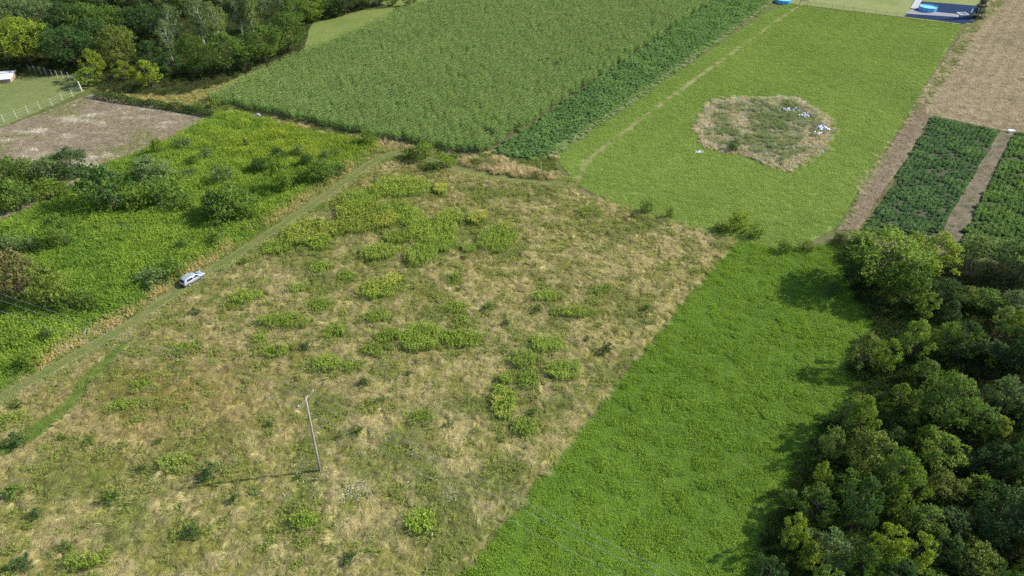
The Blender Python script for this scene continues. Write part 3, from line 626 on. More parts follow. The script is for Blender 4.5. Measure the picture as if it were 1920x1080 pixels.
KIND = {}
def kind(key, variants, bark=None, **kw):
    L = []
    for sd in range(variants):
        t, c = gen_tree(1000 + 31 * len(KIND) + sd, **kw); t.materials.append(bark or M_bark); c.materials.append(M_leaf); L.append((t, c))
    KIND[key] = (L, kw['H'], kw['R'])
kind('broad', 4, H=12, R=4.6, base=2.0, lobes=36, n_leaf=8800, leaf=.31, lob=(.19, .38), outer=.85)
kind('small', 4, H=7, R=2.6, base=.8, lobes=26, n_leaf=6400, leaf=.21, lob=(.15, .36), upright=.9, outer=.9)
kind('plume', 4, H=7, R=2.3, base=1.0, lobes=18, n_leaf=4200, leaf=.25, lob=(.15, .32), upright=1.0, aspect=.36, squash=1.25, egg=.2, outer=.85)
kind('airy', 3, H=8, R=2.5, base=3.4, lobes=13, n_leaf=2400, leaf=.26, lob=(.26, .42), upright=.2)
kind('birch', 3, M_birch, H=15, R=3.1, base=3.0, lobes=34, n_leaf=6000, leaf=.27, lob=(.2, .36), droop=.9, aspect=.45, squash=1.2, egg=1.2)
kind('round', 4, H=3.2, R=2.4, base=.3, lobes=18, n_leaf=2800, leaf=.22, lob=(.3, .5), stems=4)
kind('low', 4, H=1.5, R=1.7, base=.1, lobes=12, n_leaf=1100, leaf=.19, lob=(.3, .5), stems=4)
kind('tiny', 4, H=1.0, R=.8, base=.05, lobes=7, n_leaf=420, leaf=.15, lob=(.35, .55), stems=3, upright=.6)

THINGS = []       # (object, class word, look, u, v) for labels
trs = random.Random(8)
def plant(kd, name, u, vb, vt, hw, col, look, shift=.45, jit=True, lift=0.0):
    """a tree or shrub whose crown is seen from vt to vb around u, half as wide as hw pixels"""
    Ls, H0, R0 = KIND[kd]; s = S(u, vb); r = hw / s
    g = P(u, vb, lift); gy = g.y + r * shift; g = Vector((g.x * (gy * CP + CAM_H * SP) / (g.y * CP + CAM_H * SP), gy, 0))
    a = (540.0 - vt) / FPX; yy = gy + r * .25; D = yy * (SP - a * CP) / (CP + a * SP); h = max(.5, CAM_H - D)
    t, c = trs.choice(Ls); wid_ = ({'small': 1.0, 'plume': 1.0, 'broad': 1.12}.get(kd, 1.0) if name != 'shrub' else 1.0); r *= wid_; e = empty(name, g, trs.uniform(0, 6.28)); e.scale = (r / R0, r / R0, h / H0)
    k = 1 + trs.uniform(-.12, .12) if jit else 1; cc = tuple(min(1, x * k) for x in col)
    link('trunk' if kd not in ('round', 'low', 'tiny') else 'stems', t, None, e)
    link('crown' if kd not in ('round', 'low', 'tiny') else 'foliage', c, None, e, col=cc); e.rotation_euler[0] = trs.gauss(0, .05); e.rotation_euler[1] = trs.gauss(0, .05)
    THINGS.append((e, name, look, u, (vb + vt) / 2)); return e

DK, MD, YG, LG, GG, OL, BR, PALE = (.054, .106, .029), (.100, .170, .029), (.205, .275, .03), (.148, .226, .031), (.124, .184, .066), (.148, .192, .037), (.135, .125, .052), (.175, .24, .06)
CN = {DK: 'dark green', MD: 'mid green', YG: 'yellow-green', LG: 'fresh green', GG: 'grey-green', OL: 'olive', BR: 'brownish', PALE: 'pale olive'}
# --- left wood, front row
for kd, u, vb, vt, hw, c in (
    ('broad', 58, 130, 27, 46, YG), ('broad', 142, 134, 47, 44, DK), ('broad', 235, 132, 42, 34, OL), ('small', 184, 152, 86, 20, YG), ('small', 168, 166, 124, 21, LG),
    ('small', 237, 156, 112, 19, YG), ('small', 287, 170, 110, 26, YG), ('small', 374, 150, 108, 26, MD), ('broad', 368, 130, 62, 27, MD), ('broad', 432, 144, 58, 38, MD), ('broad', 500, 124, 42, 38, MD),
    ('broad', 545, 104, 20, 36, MD), ('small', 330, 148, 95, 24, DK), ('small', 462, 138, 95, 20, DK), ('small', 292, 140, 70, 25, DK), ('broad', 10, 112, 35, 34, DK), ('broad', 100, 118, 40, 28, DK), ('broad', 190, 118, 30, 34, DK),
    ('birch', 338, 100, 0, 26, GG), ('birch', 385, 92, -15, 28, GG), ('birch', 415, 98, -5, 24, PALE), ('birch', 455, 75, -30, 26, GG), ('birch', 478, 72, -35, 24, PALE), ('birch', 515, 62, -40, 24, GG), ('birch', 540, 60, -30, 22, GG), ('birch', 325, 120, 30, 20, GG),
    ('broad', 300, 95, 5, 36, DK), ('broad', 262, 92, 10, 34, DK), ('broad', 222, 95, 5, 34, MD), ('broad', 180, 90, 2, 36, MD), ('broad', 135, 88, 0, 34, DK), ('broad', 95, 85, -5, 34, GG), ('broad', 50, 80, -10, 36, GG), ('broad', 5, 80, -5, 36, GG),
    ('broad', -40, 120, 25, 40, DK), ('broad', -60, 70, -20, 40, DK), ('broad', -85, 120, 40, 38, MD),
    ('broad', 20, 42, -45, 34, MD), ('broad', 70, 40, -48, 34, DK), ('broad', 118, 42, -45, 34, MD), ('broad', 165, 40, -50, 34, MD), ('broad', 212, 42, -45, 32, DK), ('broad', 255, 40, -50, 34, MD), ('broad', 300, 44, -40, 32, DK), ('broad', 350, 40, -45, 32, MD), ('broad', 560, 58, -15, 26, MD),
    ('broad', 400, 30, -55, 32, DK), ('broad', 450, 25, -60, 30, MD), ('broad', 500, 20, -60, 30, DK), ('broad', 585, 46, -15, 24, LG), ('small', 580, 46, 4, 16, YG), ('broad', 615, 36, -25, 24, DK), ('broad', 648, 30, -28, 24, DK), ('small', 632, 34, 2, 15, MD), ('broad', 682, 20, -30, 22, MD), ('broad', 712, 14, -35, 22, DK),
    ('small', 735, 13, -16, 15, MD), ('small', 768, 14, -10, 14, DK), ('small', 745, 25, 12, 8, LG), ('broad', 560, 0, -70, 30, DK), ('broad', 610, -5, -70, 30, MD), ('broad', 660, -10, -75, 30, DK)):
    nm = 'birch_tree' if kd == 'birch' else 'deciduous_tree'
    plant(kd, nm, u, vb, vt, hw, c, f'{CN[c]} ' + ('birch' if kd == 'birch' else 'young tree' if kd == 'small' else 'broad tree') + ' in left wood')
# --- right wood
RW = [('broad', 1632, 560, 420, 62, LG), ('small', 1728, 540, 428, 46, YG), ('small', 1592, 545, 440, 30, DK), ('small', 1688, 590, 480, 40, MD),
    ('airy', 1815, 520, 438, 34, PALE), ('airy', 1862, 530, 448, 26, GG), ('airy', 1905, 545, 430, 34, GG), ('airy', 1780, 510, 455, 22, OL), ('airy', 1950, 540, 430, 34, GG),
    ('plume', 1800, 590, 535, 24, OL), ('plume', 1728, 610, 545, 24, LG), ('small', 1765, 590, 520, 30, DK), ('small', 1840, 600, 540, 30, MD), ('plume', 1890, 600, 540, 26, GG), ('plume', 1870, 640, 570, 24, PALE), ('plume', 1895, 650, 575, 20, YG),
    ('plume', 1612, 712, 622, 34, OL), ('small', 1650, 712, 640, 24, LG), ('round', 1560, 560, 530, 14, DK),
    ('plume', 1700, 690, 595, 30, LG), ('plume', 1755, 680, 600, 26, LG), ('small', 1790, 690, 610, 34, DK), ('plume', 1815, 680, 618, 22, LG), ('small', 1860, 700, 625, 36, DK), ('small', 1910, 720, 620, 40, DK),
    ('small', 1725, 735, 668, 28, MD), ('plume', 1850, 700, 665, 10, YG), ('small', 1790, 770, 690, 34, MD), ('small', 1870, 790, 695, 34, GG), ('small', 1920, 800, 690, 34, DK), ('plume', 1680, 770, 720, 18, LG), ('plume', 1705, 775, 730, 14, LG),
    ('plume', 1598, 845, 745, 26, LG), ('small', 1572, 830, 752, 30, MD), ('small', 1760, 830, 735, 46, MD), ('small', 1820, 830, 745, 36, MD), ('plume', 1865, 830, 780, 20, YG), ('plume', 1890, 790, 750, 30, LG), ('small', 1930, 870, 770, 36, DK),
    ('plume', 1552, 875, 797, 22, PALE), ('small', 1680, 840, 790, 22, MD), ('small', 1745, 905, 805, 42, LG), ('small', 1800, 900, 830, 30, DK), ('small', 1850, 905, 820, 34, DK), ('small', 1900, 920, 850, 34, DK),
    ('small', 1620, 930, 830, 50, OL), ('plume', 1527, 930, 858, 16, YG), ('small', 1580, 960, 870, 34, MD), ('small', 1660, 965, 880, 36, MD), ('plume', 1700, 960, 875, 28, LG), ('small', 1760, 950, 880, 36, OL), ('small', 1830, 950, 872, 34, LG), ('plume', 1905, 940, 840, 18, LG),
    ('small', 1520, 1000, 905, 36, MD), ('small', 1590, 1020, 930, 34, DK), ('plume', 1470, 1050, 962, 24, YG), ('plume', 1665, 985, 905, 22, LG), ('small', 1720, 1030, 945, 38, MD), ('small', 1870, 1060, 915, 62, DK), ('small', 1790, 1010, 950, 30, DK), ('broad', 1940, 1080, 900, 60, DK),
    ('small', 1545, 1085, 960, 40, GG), ('plume', 1635, 1080, 965, 32, YG), ('plume', 1692, 1095, 992, 32, YG), ('plume', 1505, 1090, 1018, 26, YG), ('small', 1595, 1110, 1010, 34, MD), ('small', 1760, 1090, 1000, 36, DK), ('small', 1805, 1120, 1012, 44, OL), ('plume', 1900, 1120, 1050, 28, YG), ('small', 1440, 1110, 1040, 30, DK),
    ('small', 1660, 1150, 1060, 40, DK), ('small', 1540, 1170, 1080, 40, MD), ('small', 1730, 1160, 1070, 40, MD), ('small', 1860, 1180, 1070, 40, DK), ('small', 1470, 1170, 1090, 34, MD), ('small', 1960, 1000, 880, 40, DK), ('small', 1965, 700, 600, 40, DK), ('small', 1990, 800, 700, 40, MD)]
hrs = random.Random(5)
for kd, u, vb, vt, hw, c in RW:
    vt = vb - (vb - vt) * (hrs.choice((.75, .95, 1.12, 1.4)) if vb > 600 and kd == 'small' else 1.0)
    plant(kd, 'deciduous_tree', u, vb, vt, hw, c, f'{CN[c]} ' + {'plume': 'feathery sapling', 'small': 'bushy tree', 'airy': 'bare-trunked tree', 'broad': 'broad tree', 'round': 'rounded shrub'}[kd] + ' in right wood', shift=.7)
# fill between them
frs = random.Random(21); done = [(P(u, vb).x, P(u, vb).y) for _, u, vb, *_r in RW]; A_ = WOODR; tries = 0; added = 0
while tries < 4000 and added < 12:
    tries += 1; u = frs.uniform(1470, 1990); vb = frs.uniform(575, 1150); g_ = P(u, vb)
    if not inpoly(np.array([g_.x - 1.5]), np.array([g_.y]), A_)[0] or min(math.hypot(g_.x - x, g_.y - y) for x, y in done) < 2.7: continue
    done.append((g_.x, g_.y)); added += 1; kd = frs.choice(('small', 'small', 'plume')); c = frs.choice((MD, DK, DK, MD, LG, OL)); hp = frs.uniform(3.5, 6.5) * S(u, vb) * .72
    plant(kd, 'deciduous_tree', u, vb, vb - hp, hp * .38, c, f'{CN[c]} ' + {'plume': 'feathery sapling', 'small': 'bushy tree'}[kd] + ' in right wood', shift=.7)
# --- shrubs of the left field
for kd, u, vb, vt, hw, c in (
    ('round', 205, 405, 314, 52, DK), ('round', 285, 345, 296, 42, GG), ('round', 305, 395, 338, 44, MD), ('round', 262, 400, 360, 26, LG), ('low', 345, 398, 364, 26, MD), ('round', 435, 420, 350, 48, MD), ('round', 405, 408, 362, 24, DK), ('low', 465, 418, 385, 24, LG),
    ('small', 124, 466, 398, 22, MD), ('low', 348, 282, 262, 24, GG), ('low', 388, 296, 282, 18, GG), ('low', 362, 312, 295, 20, MD), ('low', 422, 345, 312, 22, GG), ('low', 355, 332, 318, 18, GG), ('round', 485, 324, 300, 18, DK), ('round', 525, 305, 278, 15, DK), ('round', 532, 362, 300, 24, LG),
    ('round', 577, 314, 292, 16, DK), ('low', 562, 345, 318, 18, MD), ('round', 602, 344, 302, 27, MD), ('low', 636, 328, 308, 24, MD), ('low', 556, 352, 338, 12, DK), ('low', 562, 292, 276, 12, GG), ('low', 505, 322, 302, 16, MD), ('low', 610, 300, 286, 14, GG), ('low', 625, 292, 284, 14, GG), ('tiny', 463, 276, 262, 7, MD),
    ('low', 292, 538, 505, 30, GG), ('low', 328, 522, 488, 26, MD), ('low', 412, 436, 420, 24, MD), ('low', 402, 458, 440, 20, MD), ('low', 210, 440, 424, 34, GG), ('low', 340, 470, 455, 12, DK), ('low', 18, 478, 444, 28, GG), ('low', 58, 480, 446, 20, GG),
    ('round', 35, 572, 468, 52, BR), ('round', 100, 585, 505, 38, OL), ('low', 140, 590, 550, 36, MD), ('low', 175, 585, 560, 20, MD), ('low', 90, 640, 622, 14, DK), ('low', 30, 650, 628, 26, LG), ('low', 60, 690, 660, 22, LG), ('low', 250, 385, 370, 12, MD),
    ('small', 142, 335, 275, 30, DK), ('round', 102, 348, 296, 30, GG), ('round', 62, 352, 300, 28, MD), ('round', 22, 345, 298, 28, MD), ('round', 90, 375, 338, 30, LG), ('round', 32, 398, 340, 34, MD), ('round', 2, 402, 350, 28, LG), ('round', -8, 300, 232, 20, LG), ('round', 125, 370, 345, 20, LG), ('round', -30, 380, 320, 34, MD),
    ('low', 690, 274, 248, 20, LG), ('low', 300, 290, 262, 14, LG), ('low', 272, 318, 298, 18, GG)):
    nm = {'round': 'shrub', 'low': 'shrub', 'tiny': 'shrub', 'small': 'shrub'}[kd]
    plant(kd, nm, u, vb, vt - 3, hw * 1.1, c, f'{CN[c]} ' + {'round': 'rounded shrub', 'low': 'low shrub', 'tiny': 'tiny bush', 'small': 'tall bushy shrub'}[kd] + ' in weedy left field', shift=.6, lift=.8)
# --- shrubs at the maize corner and along the meadow edge
for kd, u, vb, vt, hw, c in (('round', 795, 306, 268, 28, LG), ('low', 832, 322, 288, 26, LG), ('low', 808, 326, 304, 20, MD), ('low', 768, 300, 276, 16, LG), ('low', 895, 312, 296, 14, MD), ('low', 425, 212, 198, 16, LG), ('low', 370, 210, 192, 22, MD), ('low', 405, 208, 186, 20, LG),
    ('low', 1212, 402, 377, 15, MD), ('low', 1255, 411, 390, 10, MD), ('low', 1378, 442, 398, 28, YG), ('low', 1350, 438, 418, 16, OL), ('low', 1415, 450, 420, 22, LG), ('low', 1470, 478, 452, 16, MD), ('low', 1375, 286, 262, 14, DK), ('low', 1510, 475, 450, 18, OL)):
    plant(kd, 'shrub', u, vb, vt, hw, c, f'{CN[c]} ' + {'round': 'rounded shrub', 'low': 'low shrub'}[kd] + (' at maize corner' if u < 1000 else ' beside far meadow' if vb > 300 else ' in weed island'), shift=.6)
# --- small dark bushes in the dry meadow
for u, v, hw in ((395, 898, 22), (212, 945, 20), (440, 943, 14), (668, 815, 16), (38, 838, 24), (30, 935, 24), (683, 724, 14), (716, 753, 10), (120, 826, 10), (168, 836, 13), (360, 1008, 20), (72, 972, 15), (130, 1035, 16), (45, 1068, 24), (1138, 662, 16), (1212, 584, 12), (300, 832, 10), (915, 580, 12), (640, 822, 8), (370, 590, 12), (460, 495, 10), (600, 420, 8), (575, 655, 12), (860, 545, 7), (1010, 585, 12), (1185, 408, 8),
    (655, 1055, 18), (560, 900, 10), (270, 885, 10), (1000, 780, 14), (840, 800, 10), (765, 705, 8), (35, 765, 14), (505, 800, 10), (950, 610, 9), (1100, 640, 9)):
    plant('tiny', 'shrub', u, v + 3, v - hw * 1.1, hw, MD if (u * 7 + v) % 3 else DK, 'small ' + ('mid green' if (u * 7 + v) % 3 else 'dark green') + ' bush in dry meadow', shift=.4)
# --- goldenrod clumps in the dry meadow, each stem standing on its own
M_gold = M_weed
def clump(u, v, hu, hv, h=1.25, yellow=0.0, col=(.19, .272, .038), dens=11.0):
    s = S(u, v); c = P(u, v); rx = hu / s; y0 = P(u, v + hv).y; y1 = P(u, v - hv).y; ry = (y1 - y0) / 2
    rs = np.random.RandomState(int(u * 3 + v)); rx *= 1.15; ry *= 1.15; n = int(max(8, math.pi * rx * ry * dens * 1.3)); parts = []; C = []; D = []; TOP = []
    X = rs.uniform(-1, 1, n * 2); Y = rs.uniform(-1, 1, n * 2); e = X * X + Y * Y; lim = .55 + .75 * vnoise(X * 3 + u, Y * 3 + v, 1.2, 5); k = (e < lim) & (rs.rand(len(e)) > sstep(e, .25, 1.25) * .75); X, Y = X[k] * rx, Y[k] * ry
    hh = h * (.72 + .4 * fbm(X + u, Y + v, 1.3, 6)) * (1 + .06 * rs.normal(size=len(X)))
    for x, y, z in zip(X, Y, hh):
        a = rs.rand(9) * 6.283; t = .22 + .78 * (np.arange(9) + rs.rand(9)) / 9; q = .09
        C.append(np.stack([x + np.cos(a) * q, y + np.sin(a) * q, z * t], 1)); D.append(np.stack([np.cos(a), np.sin(a), rs.uniform(.2, 1.0, 9)], 1)); TOP.append((x, y, z))
    C = np.concatenate(C); D = np.concatenate(D); m = len(C); Nn = rdir(rs, m) * .5 + (0, 0, 1)
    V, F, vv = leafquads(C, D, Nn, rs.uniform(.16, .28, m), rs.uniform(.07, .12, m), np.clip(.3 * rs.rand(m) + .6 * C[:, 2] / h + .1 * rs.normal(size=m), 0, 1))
    me = mesh_np('leaves', V, F, vv); root = empty('goldenrod_clump', c); kk = .85 + .3 * rs.rand()
    link('leaves', me, M_gold, root, col=tuple(x * kk for x in col))
    st = blades(rs, min(60, len(X)), .9 * min(rx, ry), h * .7, h, .03, .06, None, seg=1); link('stems', mesh_np('stems', *st), M_gold, root, col=(.09, .11, .03))
    if yellow > 0:
        T = np.array(TOP); T = T[rs.rand(len(T)) < yellow * .8]; T = np.repeat(T, 5, 0) + rs.normal(size=(len(T) * 5, 3)) * (.09, .09, .06); m = len(T)
        if m: link('flower_heads', mesh_np('flower_heads', *leafquads(T, rdir(rs, m) * (1, 1, .4), rdir(rs, m) * .4 + (0, 0, 1), rs.uniform(.09, .15, m), rs.uniform(.05, .08, m), rs.rand(m))), M_flower, root)['kind'] = 'stuff'
    THINGS.append((root, 'goldenrod_clump', ('yellow-flowering goldenrod clump' if yellow > .3 else 'large leafy goldenrod clump' if hu > 34 else 'small leafy goldenrod clump') + ' in dry meadow', u, v))
for a in ((660, 395, 24, 14, 1.3, .1), (740, 395, 30, 14, 1.4, .05), (770, 412, 26, 14, 1.4), (845, 412, 24, 12, 1.4, .1), (750, 450, 30, 12, 1.3), (830, 462, 28, 14, 1.4), (690, 375, 26, 12, 1.3), (640, 432, 20, 12, 1.2, .15), (755, 357, 56, 18, 1.5, .12), (826, 361, 14, 9, 1.3, .9), (690, 412, 50, 26, 1.5, .12), (728, 420, 20, 12, 1.4, .6), (812, 438, 50, 22, 1.5, .08), (790, 484, 30, 17, 1.5), (716, 478, 36, 15, 1.4, .1), (895, 415, 18, 11, 1.4, .8), (930, 455, 36, 20, 1.5), (950, 435, 16, 10, 1.5, .5), (708, 548, 34, 16, 1.3, .2), (737, 532, 18, 9, 1.3, .9),
    (462, 562, 28, 11, 1.3), (535, 608, 50, 12, 1.2), (582, 440, 48, 22, 1.3, .35), (520, 468, 26, 14, 1.1), (600, 460, 24, 12, 1.2), (790, 640, 44, 24, 1.4), (868, 640, 34, 16, 1.2), (725, 635, 22, 12, 1.1), (628, 626, 20, 12, 1.0), (615, 688, 26, 14, 1.3), (980, 680, 26, 15, 1.4), (1027, 650, 30, 15, 1.4), (1060, 700, 34, 18, 1.2), (1075, 592, 26, 10, 1.2, .15), (1021, 561, 24, 9, 1.1), (853, 524, 11, 7, 1.1), (945, 760, 22, 32, 1.2, .2), (990, 720, 20, 14, 1.2), (982, 806, 20, 16, 1.2),
    (790, 984, 30, 20, 1.2, .1, (.2, .3, .04)), (575, 984, 26, 17, 1.4), (163, 1060, 30, 18, 1.4), (330, 876, 26, 16, 1.3, .1, (.22, .3, .06)), (240, 762, 22, 9, .7), (265, 724, 16, 7, .7), (518, 664, 26, 11, 1.0), (705, 598, 24, 10, 1.0), (850, 580, 16, 10, .9), (1048, 590, 14, 8, .8), (655, 375, 16, 10, 1.0), (650, 520, 16, 9, .8), (1100, 400, 14, 8, .7), (350, 655, 22, 8, .8), (490, 640, 12, 8, .9), (950, 715, 12, 10, 1.2), (865, 605, 14, 8, .8), (1135, 545, 12, 8, .8), (880, 470, 14, 9, 1.0), (560, 545, 14, 8, .9), (600, 505, 18, 9, .8), (660, 690, 14, 8, .8), (700, 660, 18, 9, .9), (795, 780, 20, 9, .7), (15, 790, 20, 9, .9), (600, 575, 20, 9, .9)):
    clump(*a)
# thin fringe of lower stems around each clump
FX = []; FY = []
for e_, nm_, lk_, u_, v_ in THINGS:
    if nm_ != 'goldenrod_clump': continue
    r_ = np.random.RandomState(int(u_ + v_)); b_ = e_.children[0].bound_box; hx = max(abs(q[0]) for q in b_); hy = max(abs(q[1]) for q in b_); n_ = int(5 + 3.0 * (hx + hy))
    a_ = r_.rand(n_) * 6.283; q_ = r_.uniform(.75, 1.5, n_); FX += list(e_.location.x + np.cos(a_) * hx * q_); FY += list(e_.location.y + np.sin(a_) * hy * q_)
FX = np.array(FX); FY = np.array(FY); rs = np.random.RandomState(12); k_ = off_tracks(FX, FY, 1.5); FX, FY = FX[k_], FY[k_]
scatter('clump_fringe', 'herb', FX, FY, rs.rand(len(FX)) * 6.28, np.stack([.7 + .5 * rs.rand(len(FX)), .7 + .5 * rs.rand(len(FX)), .3 + .5 * rs.rand(len(FX))], 1), lerp((.17, .24, .045), (.27, .31, .075), rs.rand(len(FX))), 'thin scattered weeds around the goldenrod clumps', 'weeds')
# --- low hedge row at the head of the mown field
def hedge(name, pts, h, w, col, label, n=5200):
    A = np.array(G(pts)); d = np.hypot(*np.diff(A, axis=0).T); cum = np.concatenate([[0], np.cumsum(d)]); rs = np.random.RandomState(77)
    s = rs.rand(n) * cum[-1]; X = np.interp(s, cum, A[:, 0]); Y = np.interp(s, cum, A[:, 1]); th = rs.uniform(-.2, math.pi + .2, n); hm = h * (.7 + .6 * vnoise(s, s * 0, 1.6, 4)); wm = w * (.7 + .6 * vnoise(s, s * 0 + 5, 1.8, 4)); rr = .65 + .35 * rs.rand(n) ** .5
    C = np.stack([X + rs.normal(size=n) * .15, Y + np.cos(th) * wm * .5 * rr, np.maximum(.06, np.sin(th) * hm * rr)], 1); D = rdir(rs, n); D[:, 2] = abs(D[:, 2]) + .3; Nn = rdir(rs, n) * .6 + np.stack([0 * s, np.cos(th), np.sin(th)], 1) + (0, 0, .3)
    r = empty(name, (A[0, 0], A[0, 1], 0)); C[:, :2] -= A[0]; link('foliage', mesh_np('foliage', *leafquads(C, D, Nn, rs.uniform(.25, .5, n), rs.uniform(.12, .2, n), rs.rand(n))), M_leaf, r, col=col)
    mb = MB()
    for q in range(int(cum[-1] / 1.2)):
        x = np.interp(q * 1.2 + .5, cum, A[:, 0]) - A[0, 0]; y = np.interp(q * 1.2 + .5, cum, A[:, 1]) - A[0, 1]; mb.tube([(x, y, -.1), (x + .1, y, h * .75)], [.04, .015], 4)
    mb.build('stems', M_bark, r); return tag(r, label, 'hedge')
hedge('hedge', [(176, 182), (260, 196), (330, 206), (402, 220)], 1.7, 2.0, (.065, .11, .03), 'long low green hedge row between mown brown field and verge')

# --- labels: each plant is told apart by what stands near it
LM = {'deciduous_tree': {'left': (('the white shed roof', 10, 145), ('the corner fence post', 150, 165), ('the hedge row end', 300, 150), ('the near corner of the maize', 440, 150), ('the far meadow strip', 600, 60), ('the top edge of the photo', 250, 0)),
    'right': (('the ploughed strip', 1600, 430), ('the bare field track', 1780, 470), ('the right photo edge', 1915, 650), ('the clover field', 1560, 800), ('the bottom right corner', 1900, 1075), ('the bottom photo edge', 1600, 1075))},
    'other': (('the silver car', 363, 520), ('the wooden pole', 600, 880), ('the mown brown field', 240, 270), ('the maize corner', 870, 290), ('the left photo edge', 0, 520), ('the clover field', 1180, 700), ('the footpath start', 1090, 330), ('the weed island', 1430, 250), ('the bottom left corner', 20, 1070), ('the bend of the track', 745, 285), ('the yard fence', 100, 230))}
ORD = ['closest', 'second closest', 'third closest', 'fourth closest', 'fifth closest', 'sixth closest', 'seventh closest', 'eighth closest', 'ninth closest', 'tenth closest', 'eleventh closest', 'twelfth closest', 'thirteenth closest', 'fourteenth closest', 'fifteenth closest']
buck = {}
for it in THINGS:
    e, nm, look, u, v = it
    lms = LM['deciduous_tree']['left' if u < 1000 else 'right'] if nm in ('deciduous_tree', 'birch_tree') else LM['other']
    b = min(lms, key=lambda l: math.hypot(u - l[1], (v - l[2]) * 1.4)); buck.setdefault((look, b), []).append(it)
GRP = {'deciduous_tree': 'trees of the woods', 'birch_tree': 'birches of the left wood', 'shrub': 'shrubs in the fields', 'goldenrod_clump': 'goldenrod clumps in the dry meadow'}
for (look, b), its in buck.items():
    its.sort(key=lambda i: math.hypot(i[3] - b[1], (i[4] - b[2]) * 1.4))
    for k, (e, nm, lk, u, v) in enumerate(its):
        tag(e, f'{look}, ' + (f'the one near {b[0]}' if len(its) == 1 else f'{ORD[k]} to {b[0]}'), {'goldenrod_clump': 'plant', 'shrub': 'shrub'}.get(nm, 'tree'), GRP[nm])

# ------------------------------------------------------------------ car
M_paint = simple('silver_paint', (.52, .57, .65), .2, .65, .6, .03)
M_glass = simple('dark_glass', (.02, .025, .03), .06, 0, .9, .1)
M_tyre = simple('tyre_rubber', (.02, .02, .02), .8)
M_rim = simple('wheel_alloy', (.55, .55, .56), .35, .8)
M_dark = simple('dark_plastic', (.03, .03, .032), .6)
M_red = simple('tail_lamp', (.42, .02, .02), .25)
M_lamp = simple('head_lamp', (.75, .77, .8), .12, .2, .8, .05)
def loft(secs, name, mat, parent, close=True, smooth=True):
    V = []; F = []; k = len(secs[0])
    for s in secs: V += s
    for i in range(len(secs) - 1):
        for j in range(k - 1): a = i * k + j; F.append((a, a + 1, a + k + 1, a + k))
    if close: F.append(tuple(range(k))[::-1]); F.append(tuple((len(secs) - 1) * k + j for j in range(k)))
    me = bpy.data.meshes.new(name); me.from_pydata(V, [], F); me.update()
    import bmesh
    bm = bmesh.new(); bm.from_mesh(me); bmesh.ops.recalc_face_normals(bm, faces=bm.faces); bm.to_mesh(me); bm.free()
    if smooth:
        me.polygons.foreach_set('use_smooth', np.ones(len(me.polygons), bool)); me.set_sharp_from_angle(angle=math.radians(38))
    return link(name, me, mat, parent)
